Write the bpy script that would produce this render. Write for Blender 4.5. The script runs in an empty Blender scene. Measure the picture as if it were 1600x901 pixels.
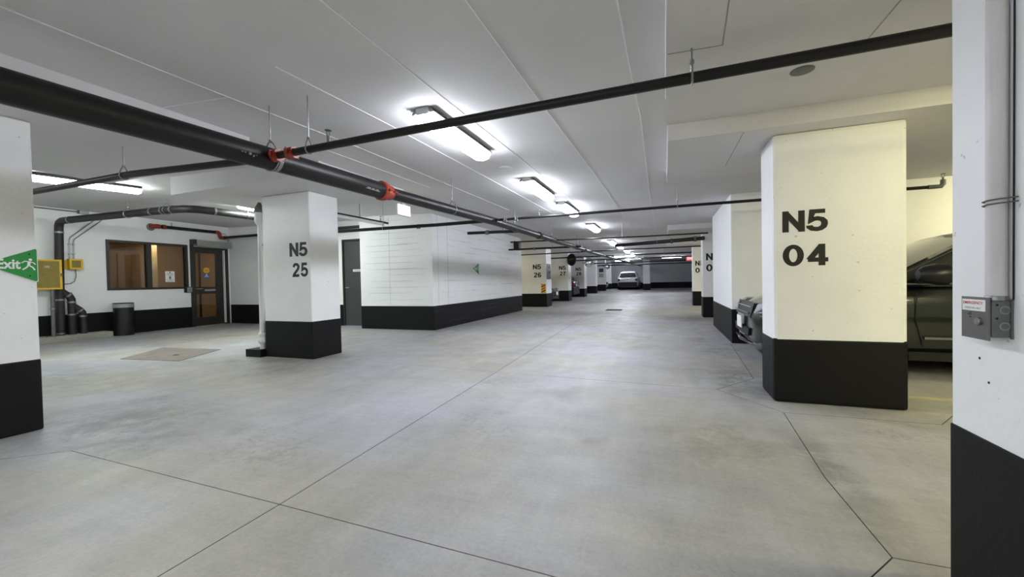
import bpy, bmesh, math, random
from mathutils import Vector, Matrix, Euler
random.seed(7)
S = bpy.context.scene
COL = S.collection
PI = math.pi

# ---------------------------------------------------------------- camera, world, exposure
cam_d = bpy.data.cameras.new('camera')
cam = bpy.data.objects.new('camera', cam_d); COL.objects.link(cam)
cam_d.sensor_width = 36.0; cam_d.sensor_fit = 'HORIZONTAL'
cam_d.lens = 630.0/1600.0*36.0
cam_d.clip_start = 0.02; cam_d.clip_end = 200
YAW, PITCH, ROLL = -0.3622, -0.0180, -0.0208
fw = Vector((math.sin(YAW)*math.cos(PITCH), math.cos(YAW)*math.cos(PITCH), math.sin(PITCH)))
rt = Vector((math.cos(YAW), -math.sin(YAW), 0)); up = rt.cross(fw)
r2 = rt*math.cos(ROLL)+up*math.sin(ROLL); u2 = -rt*math.sin(ROLL)+up*math.cos(ROLL)
mw = Matrix((r2, u2, -fw)).transposed().to_4x4(); mw.translation = (0, 0, 1.1)
cam.matrix_world = mw
S.camera = cam
world = bpy.data.worlds.new('world'); S.world = world; world.use_nodes = True
world.node_tree.nodes['Background'].inputs[0].default_value = (0.8, 0.85, 0.9, 1)
world.node_tree.nodes['Background'].inputs[1].default_value = 0.02
S.view_settings.view_transform = 'Standard'; S.view_settings.look = 'None'
S.view_settings.gamma = 1.0; S.view_settings.use_curve_mapping = False
S.view_settings.exposure = 2.12
COOL, NEUT, WARM = (0.86, 0.91, 1.0), (0.90, 0.98, 0.94), (0.98, 0.91, 0.50)
P_AISLE, P_LEFT, P_WARM = 13.0, 16.0, 21.0

# ---------------------------------------------------------------- materials
def lin(c):
    return tuple((x/12.92 if x <= .04045 else ((x+.055)/1.055)**2.4) for x in [v/255 for v in c])+(1,)
MATS = {}
def mat(name, col, rough=.6, metal=0.0, noise=0.0, nscale=6.0, bump=0.0, bscale=60.0, emit=None, estr=0, coat=0.0, trans=0.0, spec=.5, dots=0.0, lines=0.0):
    if name in MATS: return MATS[name]
    m = bpy.data.materials.new(name); m.use_nodes = True
    nt = m.node_tree; N = nt.nodes; L = nt.links
    b = N['Principled BSDF']
    c = lin(col)
    b.inputs['Base Color'].default_value = c
    b.inputs['Roughness'].default_value = rough
    b.inputs['Metallic'].default_value = metal
    b.inputs['Specular IOR Level'].default_value = spec
    b.inputs['Coat Weight'].default_value = coat
    b.inputs['Coat Roughness'].default_value = .05
    b.inputs['Transmission Weight'].default_value = trans
    if emit:
        b.inputs['Emission Color'].default_value = (*emit, 1)
        b.inputs['Emission Strength'].default_value = estr
    if noise or bump or dots or lines:
        geo = N.new('ShaderNodeNewGeometry')
    if noise:
        n = N.new('ShaderNodeTexNoise'); n.inputs['Scale'].default_value = nscale; n.inputs['Detail'].default_value = 6
        n.inputs['Roughness'].default_value = .65
        L.new(geo.outputs['Position'], n.inputs['Vector'])
        r = N.new('ShaderNodeMapRange'); r.inputs['From Min'].default_value = .3; r.inputs['From Max'].default_value = .7
        r.inputs['To Min'].default_value = 1-noise; r.inputs['To Max'].default_value = 1+noise*.5
        L.new(n.outputs['Fac'], r.inputs['Value'])
        mul = N.new('ShaderNodeVectorMath'); mul.operation = 'SCALE'; mul.inputs[0].default_value = c[:3]
        L.new(r.outputs[0], mul.inputs['Scale'])
        out = mul.outputs[0]
        if dots:
            v = N.new('ShaderNodeTexNoise'); v.inputs['Scale'].default_value = 26; v.inputs['Detail'].default_value = 2
            L.new(geo.outputs['Position'], v.inputs['Vector'])
            g = N.new('ShaderNodeMapRange'); g.inputs['From Min'].default_value = .735; g.inputs['From Max'].default_value = .76
            g.inputs['To Min'].default_value = 1; g.inputs['To Max'].default_value = 1-dots
            L.new(v.outputs['Fac'], g.inputs['Value'])
            m2 = N.new('ShaderNodeVectorMath'); m2.operation = 'SCALE'
            L.new(out, m2.inputs[0]); L.new(g.outputs[0], m2.inputs['Scale']); out = m2.outputs[0]
        L.new(out, b.inputs['Base Color'])
    if bump:
        n2 = N.new('ShaderNodeTexNoise'); n2.inputs['Scale'].default_value = bscale; n2.inputs['Detail'].default_value = 4
        L.new(geo.outputs['Position'], n2.inputs['Vector'])
        bp = N.new('ShaderNodeBump'); bp.inputs['Strength'].default_value = bump; bp.inputs['Distance'].default_value = .01
        h = n2.outputs['Fac']
        if lines:   # board marks of the formwork: long thin horizontal ridges
            mp = N.new('ShaderNodeMapping'); mp.inputs['Scale'].default_value = (.55, .55, 7.5)
            L.new(geo.outputs['Position'], mp.inputs['Vector'])
            n3 = N.new('ShaderNodeTexNoise'); n3.inputs['Scale'].default_value = 1.6; n3.inputs['Detail'].default_value = 5
            L.new(mp.outputs[0], n3.inputs['Vector'])
            w = N.new('ShaderNodeMath'); w.operation = 'PINGPONG'; w.inputs[1].default_value = .06
            L.new(n3.outputs['Fac'], w.inputs[0])
            w2 = N.new('ShaderNodeMapRange'); w2.inputs['From Min'].default_value = 0; w2.inputs['From Max'].default_value = .008
            w2.inputs['To Min'].default_value = 0; w2.inputs['To Max'].default_value = lines
            L.new(w.outputs[0], w2.inputs['Value'])
            ad = N.new('ShaderNodeMath'); ad.operation = 'ADD'
            L.new(h, ad.inputs[0]); L.new(w2.outputs[0], ad.inputs[1]); h = ad.outputs[0]
        L.new(h, bp.inputs['Height']); L.new(bp.outputs[0], b.inputs['Normal'])
    MATS[name] = m
    return m

M_white = mat('white_wall_paint', (240, 240, 241), .55, noise=.05, nscale=1.3, bump=.12, bscale=45, dots=.25)
M_board = mat('white_board_marked_concrete', (240, 240, 241), .5, noise=.05, nscale=1.1, bump=.35, bscale=25, lines=.8)
M_pillar = mat('white_pillar_paint', (240, 240, 241), .5, noise=.05, nscale=1.7, bump=.16, bscale=38, dots=.35)
M_black = mat('black_wall_paint', (13, 13, 15), .6, noise=.2, nscale=3, bump=.12, bscale=40, spec=.25)
M_ceil = mat('off_white_ceiling_paint', (216, 214, 215), .7, noise=.06, nscale=.9, bump=.1, bscale=30, dots=.1)
M_seam = mat('seam_white', (238, 238, 240), .6)
M_crack = mat('seam_grey', (158, 156, 148), .8)
M_pipe = mat('black_steel_pipe', (24, 22, 22), .42, .0, noise=.5, nscale=7, bump=.06, bscale=60, spec=.35)
M_drain = mat('dark_drain_pipe', (38, 36, 36), .5, .0, noise=.35, nscale=9)
M_orange = mat('orange_red_coupling', (142, 44, 22), .45, noise=.2, nscale=20)
M_galv = mat('galvanised_steel', (150, 152, 152), .4, .8, noise=.15, nscale=30)
M_galvdark = mat('dull_galvanised_steel', (112, 114, 112), .5, .6, noise=.25, nscale=12)
M_steelplate = mat('brushed_steel_cover', (112, 110, 108), .45, .55, noise=.08, nscale=60)
M_whiteplas = mat('white_plastic', (224, 226, 226), .4, noise=.04, nscale=5)
M_conduit = mat('white_painted_conduit', (212, 207, 207), .45, noise=.06, nscale=8)
M_yellow = mat('yellow_frame_paint', (224, 182, 30), .45, noise=.1, nscale=15)
M_olive = mat('olive_yellow_panel', (138, 122, 52), .6, noise=.15, nscale=12)
M_dframe = mat('dark_bronze_frame', (50, 47, 44), .4, .2)
M_greydoor = mat('dark_grey_door_paint', (66, 67, 68), .5, noise=.05, nscale=4)
M_sgrey = mat('light_grey_metal', (160, 162, 160), .4, .3)
M_letter = mat('black_lettering', (20, 20, 21), .6)
M_green = mat('green_sign', (14, 140, 58), .35)
M_chip = mat('dark_hole', (18, 17, 17), .9)
M_blackplas = mat('black_plastic', (20, 20, 22), .35)
M_rubber = mat('tyre_rubber', (22, 22, 22), .8)
M_concurb = mat('raw_concrete', (158, 157, 148), .85, noise=.2, nscale=5, bump=.3, bscale=40)
M_gridmetal = mat('cast_iron', (62, 60, 58), .6, .4)
M_hatch = mat('rusty_floor_plate', (132, 124, 118), .7, .2, noise=.25, nscale=5, bump=.15, bscale=80)
M_yline = mat('worn_yellow_line', (176, 166, 132), .8, noise=.25, nscale=9)
M_paper = mat('white_paper', (235, 235, 232), .7)
M_redink = mat('red_ink', (196, 60, 50), .6)
M_greyink = mat('grey_ink', (112, 112, 112), .6)
M_blueink = mat('blue_sticker', (56, 96, 168), .4)
M_yelink = mat('yellow_sticker', (226, 176, 30), .4)
M_orgink = mat('orange_stripe', (214, 120, 30), .5)
M_navy = mat('navy_sign', (30, 48, 84), .4)
M_mirror = mat('convex_mirror_glass', (205, 208, 210), .06, 1.0)
M_office = mat('tan_office_wall', (158, 136, 108), .7, noise=.06, nscale=2)
M_office2 = mat('brown_office_cupboard', (138, 110, 80), .6, noise=.1, nscale=3)
M_office3 = mat('cream_office_column', (200, 186, 150), .7)
M_chrome = mat('chrome', (150, 152, 156), .15, 1.0)
M_headlight = mat('headlight_lens', (188, 194, 200), .08, .3, coat=1)
M_tail = mat('red_lamp_lens', (120, 16, 16), .2, coat=.6)
M_cglass = mat('dark_car_glass', (30, 36, 34), .05, 0, coat=1.0, spec=.8)
M_van = mat('dark_green_grey_car_paint', (32, 37, 35), .3, .35, coat=.9)
M_darkcar = mat('black_car_paint', (22, 23, 27), .28, .3, coat=.9)
M_redcar = mat('dark_red_car_paint', (48, 13, 15), .28, .3, coat=.9)
M_whitecar = mat('white_car_paint', (226, 228, 232), .3, 0, coat=.7)
M_trimblk = mat('black_car_trim', (16, 16, 17), .6)

def glass_mat():
    m = bpy.data.materials.new('tinted_window_glass'); m.use_nodes = True
    nt = m.node_tree; nt.nodes.clear(); N = nt.nodes; L = nt.links
    o = N.new('ShaderNodeOutputMaterial'); mx = N.new('ShaderNodeMixShader'); t = N.new('ShaderNodeBsdfTransparent')
    t.inputs[0].default_value = (.72, .68, .62, 1)
    g = N.new('ShaderNodeBsdfGlossy'); g.inputs['Roughness'].default_value = .03
    f = N.new('ShaderNodeFresnel'); f.inputs['IOR'].default_value = 1.5
    L.new(f.outputs[0], mx.inputs[0]); L.new(t.outputs[0], mx.inputs[1]); L.new(g.outputs[0], mx.inputs[2]); L.new(mx.outputs[0], o.inputs[0])
    return m
M_glass = glass_mat()

def floor_mat():
    m = bpy.data.materials.new('worn_concrete_floor'); m.use_nodes = True
    nt = m.node_tree; N = nt.nodes; L = nt.links; b = N['Principled BSDF']
    geo = N.new('ShaderNodeNewGeometry')
    def noise(scale, detail, sc=(1, 1, 1), rot=0, rough=.6, dist=0):
        mp = N.new('ShaderNodeMapping'); mp.inputs['Scale'].default_value = sc; mp.inputs['Rotation'].default_value = (0, 0, rot)
        L.new(geo.outputs['Position'], mp.inputs['Vector'])
        n = N.new('ShaderNodeTexNoise'); n.inputs['Scale'].default_value = scale; n.inputs['Detail'].default_value = detail
        n.inputs['Roughness'].default_value = rough; n.inputs['Distortion'].default_value = dist
        L.new(mp.outputs[0], n.inputs['Vector']); return n.outputs['Fac']
    def rng(x, a, c, lo, hi):
        r = N.new('ShaderNodeMapRange'); r.inputs['From Min'].default_value = a; r.inputs['From Max'].default_value = c
        r.inputs['To Min'].default_value = lo; r.inputs['To Max'].default_value = hi
        L.new(x, r.inputs['Value']); return r.outputs[0]
    def mulv(a, c):
        q = N.new('ShaderNodeMath'); q.operation = 'MULTIPLY'; L.new(a, q.inputs[0]); L.new(c, q.inputs[1]); return q.outputs[0]
    big = rng(noise(.35, 4, dist=.6), .3, .7, .80, 1.12)
    mid = rng(noise(2.2, 7, rough=.7, dist=.4), .3, .7, .88, 1.07)
    streak = rng(noise(1.3, 6, (4, .45, 1), .25, .7), .35, .7, .93, 1.05)      # scuffs drawn out along the traffic
    streak2 = rng(noise(3.0, 6, (.5, 5, 1), -.5, .7), .4, .75, 1.02, .93)
    stain = rng(noise(.8, 5, rough=.55, dist=1.2), .60, .74, 1.0, .80)
    fine = rng(noise(45, 5, rough=.75), .3, .7, .88, 1.08)
    rough_patch = rng(mulv(noise(14, 7, (1, 1, 1), .4, .8), noise(.9, 2)), .31, .40, 1, .78)
    spots = None
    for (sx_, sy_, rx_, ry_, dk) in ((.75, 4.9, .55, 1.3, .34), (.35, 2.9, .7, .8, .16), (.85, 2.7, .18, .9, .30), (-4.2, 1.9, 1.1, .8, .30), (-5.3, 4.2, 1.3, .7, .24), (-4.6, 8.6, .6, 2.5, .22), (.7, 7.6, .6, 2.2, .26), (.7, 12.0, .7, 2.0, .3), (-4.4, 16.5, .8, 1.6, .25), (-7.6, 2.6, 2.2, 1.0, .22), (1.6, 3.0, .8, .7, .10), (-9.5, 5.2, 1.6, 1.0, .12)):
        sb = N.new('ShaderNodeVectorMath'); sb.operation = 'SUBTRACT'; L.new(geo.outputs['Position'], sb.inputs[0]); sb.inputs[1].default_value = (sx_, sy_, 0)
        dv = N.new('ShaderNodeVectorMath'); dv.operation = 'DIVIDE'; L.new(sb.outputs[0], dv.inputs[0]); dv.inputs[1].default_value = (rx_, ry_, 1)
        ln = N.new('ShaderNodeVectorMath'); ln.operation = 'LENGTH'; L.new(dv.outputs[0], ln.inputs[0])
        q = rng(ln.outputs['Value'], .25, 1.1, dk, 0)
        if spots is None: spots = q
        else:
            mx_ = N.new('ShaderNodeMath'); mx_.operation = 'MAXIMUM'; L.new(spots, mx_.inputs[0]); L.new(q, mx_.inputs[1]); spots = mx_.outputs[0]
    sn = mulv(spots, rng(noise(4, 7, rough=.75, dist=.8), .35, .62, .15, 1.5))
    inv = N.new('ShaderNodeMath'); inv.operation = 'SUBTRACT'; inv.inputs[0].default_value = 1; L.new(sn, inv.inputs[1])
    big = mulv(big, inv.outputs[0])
    v = mulv(mulv(mulv(big, mid), mulv(streak, streak2)), mulv(mulv(stain, fine), rough_patch))
    s = N.new('ShaderNodeVectorMath'); s.operation = 'SCALE'
    mixc = N.new('ShaderNodeMix'); mixc.data_type = 'RGBA'
    mixc.inputs['A'].default_value = lin((172, 172, 177)); mixc.inputs['B'].default_value = lin((168, 165, 156))
    L.new(rng(noise(.5, 3), .4, .6, 0, 1), mixc.inputs['Factor'])
    L.new(mixc.outputs['Result'], s.inputs[0]); L.new(v, s.inputs['Scale'])
    L.new(s.outputs[0], b.inputs['Base Color'])
    L.new(rng(noise(3, 5), .3, .7, .42, .68), b.inputs['Roughness'])
    bp = N.new('ShaderNodeBump'); bp.inputs['Strength'].default_value = .12; bp.inputs['Distance'].default_value = .01
    L.new(noise(40, 5, rough=.7), bp.inputs['Height']); L.new(bp.outputs[0], b.inputs['Normal'])
    b.inputs['Specular IOR Level'].default_value = .4
    return m
M_floor = floor_mat()
M_joint = mat('dark_joint', (96, 94, 90), .9)

# ---------------------------------------------------------------- mesh helpers (world coordinates unless said)
class B:
    def __init__(s): s.v = []; s.f = []
    def add(s, vs, fs):
        o = len(s.v); s.v += [Vector(v) for v in vs]; s.f += [tuple(i+o for i in f) for f in fs]; return s
    def box(s, x0, x1, y0, y1, z0, z1):
        x0, x1 = sorted((x0, x1)); y0, y1 = sorted((y0, y1)); z0, z1 = sorted((z0, z1))
        return s.add([(x0, y0, z0), (x1, y0, z0), (x1, y1, z0), (x0, y1, z0), (x0, y0, z1), (x1, y0, z1), (x1, y1, z1), (x0, y1, z1)],
                     [(3, 2, 1, 0), (4, 5, 6, 7), (0, 1, 5, 4), (1, 2, 6, 5), (2, 3, 7, 6), (3, 0, 4, 7)])
    def tube(s, pts, r, n=14, cap=True, r1=None):
        pts = [Vector(p) for p in pts]; rings = []
        prev = None
        for i, p in enumerate(pts):
            if i == 0: d = pts[1]-p
            elif i == len(pts)-1: d = p-pts[i-1]
            else: d = (pts[i+1]-p).normalized()+(p-pts[i-1]).normalized()
            d.normalize()
            if prev is None: a = d.cross(Vector((0, 0, 1)) if abs(d.z) < .9 else Vector((1, 0, 0))).normalized()
            else: a = (prev-d*prev.dot(d)).normalized()
            prev = a; c = d.cross(a)
            rr = r if r1 is None else r+(r1-r)*i/(len(pts)-1)
            rings.append([p+(a*math.cos(t*2*PI/n)+c*math.sin(t*2*PI/n))*rr for t in range(n)])
        vs = [v for q in rings for v in q]; fs = []
        for i in range(len(pts)-1):
            for t in range(n):
                u = (t+1) % n; fs.append((i*n+t, (i+1)*n+t, (i+1)*n+u, i*n+u))
        if cap: fs.append(tuple(range(n))); fs.append(tuple(reversed(range((len(pts)-1)*n, len(pts)*n))))
        return s.add(vs, [tuple(reversed(f)) for f in fs])
    def lathe(s, c, prof, n=24, axis='Z'):
        c = Vector(c); vs = []; fs = []
        for r, h in prof:
            for t in range(n):
                a = t*2*PI/n; q = (r*math.cos(a), r*math.sin(a), h)
                if axis == 'X': q = (h, q[0], q[1])
                if axis == 'Y': q = (q[1], h, q[0])
                vs.append(c+Vector(q))
        for i in range(len(prof)-1):
            for t in range(n):
                u = (t+1) % n; fs.append((i*n+t, i*n+u, (i+1)*n+u, (i+1)*n+t))
        fs.append(tuple(reversed(range(n)))); fs.append(tuple(range((len(prof)-1)*n, len(prof)*n)))
        return s.add(vs, fs)
    def prism(s, poly, d):
        poly = [Vector(p) for p in poly]; n = len(poly); d = Vector(d)
        return s.add(poly+[p+d for p in poly], [tuple(range(n)), tuple(reversed(range(n, 2*n)))]+[(i, i+n, (i+1) % n+n, (i+1) % n) for i in range(n)])
def wpos(o):
    p = Vector((0, 0, 0))
    while o: p = p+o.location; o = o.parent
    return p
def obj(name, b, m, parent=None, smooth=False, bevel=0.0, local=False):
    me = bpy.data.meshes.new(name)
    off = Vector((0, 0, 0)) if (local or parent is None) else wpos(parent)
    me.from_pydata([v-off for v in b.v], [], b.f)
    bm = bmesh.new(); bm.from_mesh(me)
    if bevel:
        bmesh.ops.bevel(bm, geom=[e for e in bm.edges if e.is_manifold and e.calc_face_angle(0) > .6], offset=bevel, segments=2, affect='EDGES', profile=.6)
    bmesh.ops.recalc_face_normals(bm, faces=bm.faces)
    bm.to_mesh(me); bm.free()
    if smooth:
        for p in me.polygons: p.use_smooth = True
        for e in me.edges: pass
        try: me.set_sharp_from_angle(angle=math.radians(40))
        except Exception: pass
    me.materials.append(m)
    o = bpy.data.objects.new(name, me); COL.objects.link(o)
    if parent is not None: o.parent = parent
    return o
def thing(name, label, cat, loc=(0, 0, 0), group=None, rz=0):
    o = bpy.data.objects.new(name, None); COL.objects.link(o); o.location = loc; o.rotation_euler = (0, 0, rz); o.empty_display_size = .1
    o['label'] = label; o['category'] = cat
    if group: o['group'] = group
    return o
def struct(name, b, m, parent=None, **k):
    o = obj(name, b, m, parent, **k)
    if parent is None: o['kind'] = 'structure'
    return o
def dup(root, loc, label, rz=None):
    r = root.copy(); COL.objects.link(r); r.location = loc; r['label'] = label
    if rz is not None: r.rotation_euler = (0, 0, rz)
    for ch in list(root.children):
        c = ch.copy(); COL.objects.link(c); c.parent = r
        for g in ch.children:
            d = g.copy(); COL.objects.link(d); d.parent = c
    return r
def text(name, s, parent, o, ux, uy, h, m, w=None, bold=.02, depth=.002, align='L'):
    """flat painted lettering: lower-left corner at o, running along ux, rising along uy, cap height h, width w"""
    cu = bpy.data.curves.new(name, 'FONT'); cu.body = s; cu.size = 1.0; cu.offset = bold; cu.extrude = 0
    cu.resolution_u = 4
    t = bpy.data.objects.new('tmp', cu); COL.objects.link(t)
    dg = bpy.context.evaluated_depsgraph_get(); dg.update()
    me = bpy.data.meshes.new_from_object(t.evaluated_get(dg)); bpy.data.objects.remove(t)
    xs = [v.co.x for v in me.vertices]; ys = [v.co.y for v in me.vertices]
    x0, x1, y0, y1 = min(xs), max(xs), min(ys), max(ys)
    sy = h/(y1-y0); sx = (w/(x1-x0)) if w else sy
    W = (x1-x0)*sx
    o = Vector(o); ux = Vector(ux).normalized(); uy = Vector(uy).normalized(); nz = ux.cross(uy)
    if align == 'R': o = o-ux*W
    if align == 'C': o = o-ux*W/2
    off = wpos(parent)
    for v in me.vertices:
        v.co = o+ux*((v.co.x-x0)*sx)+uy*((v.co.y-y0)*sy)+nz*depth-off
    me.materials.clear(); me.materials.append(m); me.name = name
    ob = bpy.data.objects.new(name, me); COL.objects.link(ob); ob.parent = parent
    return ob

G = {'5': [[(.55,.915),(.17,.915),(.12,.49),(.20,.56),(.32,.585),(.45,.54),(.52,.44),(.53,.32),(.50,.2),(.41,.11),(.30,.085),(.17,.11),(.09,.2),(.085,.27)]],
     '2': [[(.09,.70),(.12,.82),(.2,.9),(.31,.915),(.43,.88),(.51,.78),(.51,.66),(.44,.53),(.28,.36),(.12,.18),(.08,.085),(.57,.085)]],
     '7': [[(.06,.915),(.53,.915),(.38,.68),(.28,.4),(.24,0)]], '1': [[(.36,0),(.36,1)],[(.36,.93),(.14,.74)]],
     '4': [[(.43,0),(.43,1)],[(.02,.27),(.61,.27)],[(.42,.93),(.06,.27)]],
     '3': [[(.10,.74),(.14,.85),(.29,.915),(.44,.87),(.49,.74),(.44,.60),(.29,.53)],[(.29,.53),(.46,.47),(.53,.31),(.47,.15),(.30,.085),(.14,.14),(.08,.27)]],
     'N': [[(.085,0),(.085,1)],[(.57,0),(.57,1)],[(.085,.93),(.57,.07)]],
     '6': [[(.09,.33),(.09,.55),(.13,.76),(.22,.88),(.33,.915),(.45,.88),(.52,.77)],('e',.31,.31,.22,.225)], '0': [('e',.31,.5,.22,.415)], '8': [('e',.31,.73,.19,.185),('e',.31,.29,.22,.205)]}
def number(s, parent, o, ux, uy, h, w, m, align='L'):
    """stencilled bay number built from bold strokes"""
    vs, fs = [], []; adv = .72; hw_ = .098; lay = []
    for ci, ch in enumerate(s):
        for pi_, pth in enumerate(G[ch]):
            n_before = len(vs)
            if pth[0] == 'e':
                _, cx, cy, rx, ry = pth; n = 28
                o_ = len(vs)
                for k in range(n):
                    a = 2*PI*k/n
                    for q in (-hw_, hw_): vs.append((ci*adv+cx+(rx+q)*math.cos(a), cy+(ry+q)*math.sin(a)))
                fs += [(o_+2*k, o_+2*k+1, o_+2*((k+1) % n)+1, o_+2*((k+1) % n)) for k in range(n)]
            else:
                P_ = [Vector((ci*adv+x, y)) for x, y in pth]; o_ = len(vs)
                for i, p in enumerate(P_):
                    d0 = (p-P_[i-1]).normalized() if i else (P_[1]-p).normalized(); d1 = (P_[i+1]-p).normalized() if i < len(P_)-1 else d0
                    d = (d0+d1).normalized(); nn = Vector((-d.y, d.x)); k = min(1.9, 1/max(.3, nn.dot(Vector((-d0.y, d0.x)))))
                    vs += [tuple(p-nn*hw_*k), tuple(p+nn*hw_*k)]
                fs += [(o_+2*i, o_+2*i+1, o_+2*i+3, o_+2*i+2) for i in range(len(P_)-1)]
            lay += [pi_*.0006]*(len(vs)-n_before)
    x0 = min(v[0] for v in vs); x1 = max(v[0] for v in vs)
    o = Vector(o); ux = Vector(ux); uy = Vector(uy); nz = ux.cross(uy); W = w; sx = w/(x1-x0)
    if align == 'R': o = o-ux*W
    b = B(); b.add([o+ux*((x-x0)*sx)+uy*(y*h)+nz*(.001+l_) for (x, y), l_ in zip(vs, lay)], fs)
    return obj('painted_number', b, m, parent)

# ---------------------------------------------------------------- ceiling and floor levels
def cz(x, y=0):
    K = [(-16, 2.98), (-13, 2.93), (-6, 2.74), (0, 2.455), (12, 2.43)]
    z = K[-1][1]
    for (a, za), (c, zc) in zip(K, K[1:]):
        if a <= x <= c: z = za+(zc-za)*(x-a)/(c-a); break
    return z+max(0, y-18)*.010
def fz(y): return max(0, y-18)*.006

# floor: one concrete slab with saw-cut joints cut into it
bm = B()
for (y0, y1) in ((-7, 18), (18, 46)):
    pass
bm.add([(-16, -7, 0), (9, -7, 0), (9, 18, 0), (-16, 18, 0), (-16, -7, -.2), (9, -7, -.2), (9, 18, -.2), (-16, 18, -.2), (-16, 46, fz(46)), (9, 46, fz(46)), (-16, 46, -.2), (9, 46, -.2)],
       [(0, 1, 2, 3), (7, 6, 5, 4), (0, 4, 5, 1), (1, 5, 6, 2), (3, 7, 4, 0), (3, 2, 9, 8), (7, 10, 11, 6), (2, 6, 11, 9), (8, 10, 7, 3), (8, 9, 11, 10)])
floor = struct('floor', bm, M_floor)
floor.data.materials.append(M_joint)
JW = .0026
def jseg(bb, p, q, w=JW):
    p = Vector((*p, 0)); q = Vector((*q, 0)); d = (q-p).normalized(); n = Vector((-d.y, d.x, 0))*w
    p = p-d*w*.4; q = q+d*w*.4
    pts = [p-n, q-n, q+n, p+n]
    bb.prism([x+Vector((0, 0, -.012)) for x in pts], (0, 0, .05))
JOINTS = [((-1.80, -2), (-1.83, 1.46)), ((-1.83, 1.46), (-1.93, 4.49)), ((-1.93, 4.49), (-2.20, 10.4)), ((-2.2, 10.4), (-2.3, 17.9)),
          ((-6.0, -.35), (-3.83, 1.49)), ((-3.83, 1.49), (-1.83, 1.46)), ((-1.83, 1.46), (-.39, 1.43)), ((-.39, 1.43), (.40, 1.45)), ((.40, 1.45), (.81, 1.955)),
          ((-4.3, 4.7), (-1.93, 4.49)), ((-1.93, 4.49), (.46, 4.38)), ((.46, 4.38), (.88, 4.95)), ((.88, 4.95), (1.0, 7.42)), ((.46, 4.38), (.88, 3.78)),
          ((.88, 3.78), (.80, 2.63)), ((.80, 2.63), (.81, 1.955)), ((.81, 1.955), (1.9, 1.95)), ((.88, 3.78), (1.86, 3.80)), ((1.86, 3.80), (2.3, 4.4)),
          ((-2.1, 8.0), (1.0, 7.9)), ((-2.3, 12.5), (1.0, 12.0))]
cb = B()
for p, q in JOINTS: jseg(cb, p, q)
cut = obj('cutter', cb, M_joint)
md = floor.modifiers.new('joints', 'BOOLEAN'); md.operation = 'DIFFERENCE'; md.object = cut; md.solver = 'EXACT'; md.use_self = True
try: md.material_mode = 'TRANSFER'
except Exception: pass
dg = bpy.context.evaluated_depsgraph_get(); dg.update()
nm = bpy.data.meshes.new_from_object(floor.evaluated_get(dg))
floor.modifiers.clear(); floor.data = nm; nm.name = 'floor'
bpy.data.objects.remove(cut)
# worn yellow bay lines, flush on the floor
def yl(p, q, w=.05):
    b_ = B(); P, Q = Vector((*p, 0)), Vector((*q, 0)); d = (Q-P).normalized(); n = Vector((-d.y, d.x, 0))*w
    b_.prism([P-n+Vector((0, 0, .0005)), Q-n+Vector((0, 0, .0005)), Q+n+Vector((0, 0, .0005)), P+n+Vector((0, 0, .0005))], (0, 0, .0015)); obj('painted_line', b_, M_yline, floor)
yl((-9.5, 4.9), (-8.3, 8.3)); yl((-11.4, 5.6), (-8.7, 8.0)); yl((-7.0, 5.2), (-6.6, 7.9)); yl((2.0, 4.55), (6.4, 4.55)); yl((2.4, 4.05), (6.4, 4.05))

# ceiling: one slab underside with slight falls, drop panels and formwork seams
xs = [-16, -13, -6, 0, 12]; ys = [-7, 18, 46]
b = B(); vs = [(x, y, cz(x, y)) for y in ys for x in xs]; vs += [(x, y, cz(x, y)+.25) for y in ys for x in xs]
fs = []; n = len(xs)*len(ys); c = len(xs)
for j in range(len(ys)-1):
    for i in range(c-1):
        q = (j*c+i, j*c+i+1, (j+1)*c+i+1, (j+1)*c+i); fs.append(tuple(reversed(q))); fs.append(tuple(k+n for k in q))
for i in range(c-1): fs.append((i, i+1, i+1+n, i+n)); k = (len(ys)-1)*c+i; fs.append((k+n, k+1+n, k+1, k))
for j in range(len(ys)-1): k = j*c; fs.append((k+n, k+c+n, k+c, k)); k = j*c+c-1; fs.append((k, k+c, k+c+n, k+n))
b.add(vs, fs)
ceiling = struct('ceiling', b, M_ceil)
PANELS = [(.02, 3.6, -1.0, 2.97, 2.315), (.04, 3.6, 3.87, 5.53, 2.315), (.09, 3.6, 11.1, 12.9, 2.32), (-6.5, -4.0, -1.0, 2.98, 2.43), (-6.9, -4.0, 3.87, 5.62, 2.495),
          (-6.6, -3.7, 15.5, 17.3, 2.44), (-6.6, -3.7, 19.7, 21.4, 2.50), (-6.6, -3.7, 24.0, 25.8, 2.56), (-6.6, -3.7, 29.2, 31.0, 2.6), (.09, 3.6, 16.3, 18.0, 2.33)]
for x0, x1, y0, y1, z in PANELS:
    b = B().box(x0, x1, y0, y1, z, cz((x0+x1)/2, y0)+.12)
    obj('drop_panel', b, M_ceil, ceiling, bevel=.006)
SEAMS = [([(-.91, 1.0), (-.90, 2.18), (-.89, 3.13), (-.84, 5.8), (-.80, 11)], 0, 1), ([(-1.60, .6), (-1.59, 2.5), (-1.56, 4.04), (-1.5, 9)], 0, 1),
         ([(-2.42, 2.0), (-2.40, 2.4), (-2.36, 3.1), (-2.34, 4.2), (-2.25, 9)], 0, 1), ([(-3.3, .4), (-3.22, 2.23), (-3.12, 3.6), (-3.05, 8)], 0, 1),
         ([(-3.55, 3.5), (-3.49, 5.6)], 0, 1), ([(-4.0, 2.2), (-3.22, 2.23)], 0, 1), ([(-.20, 1.0), (-.20, 2.05), (-.19, 2.86), (-.17, 3.55), (-.21, 6.75), (-.2, 12)], 0, 1),
         ([(-.86, 5.88), (.45, 6.03), (.95, 6.06)], 0, 1), ([(-2.36, 8.6), (.9, 8.7)], 0, 1), ([(-.2, 3.0), (.02, 3.0)], 0, 1)]
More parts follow.
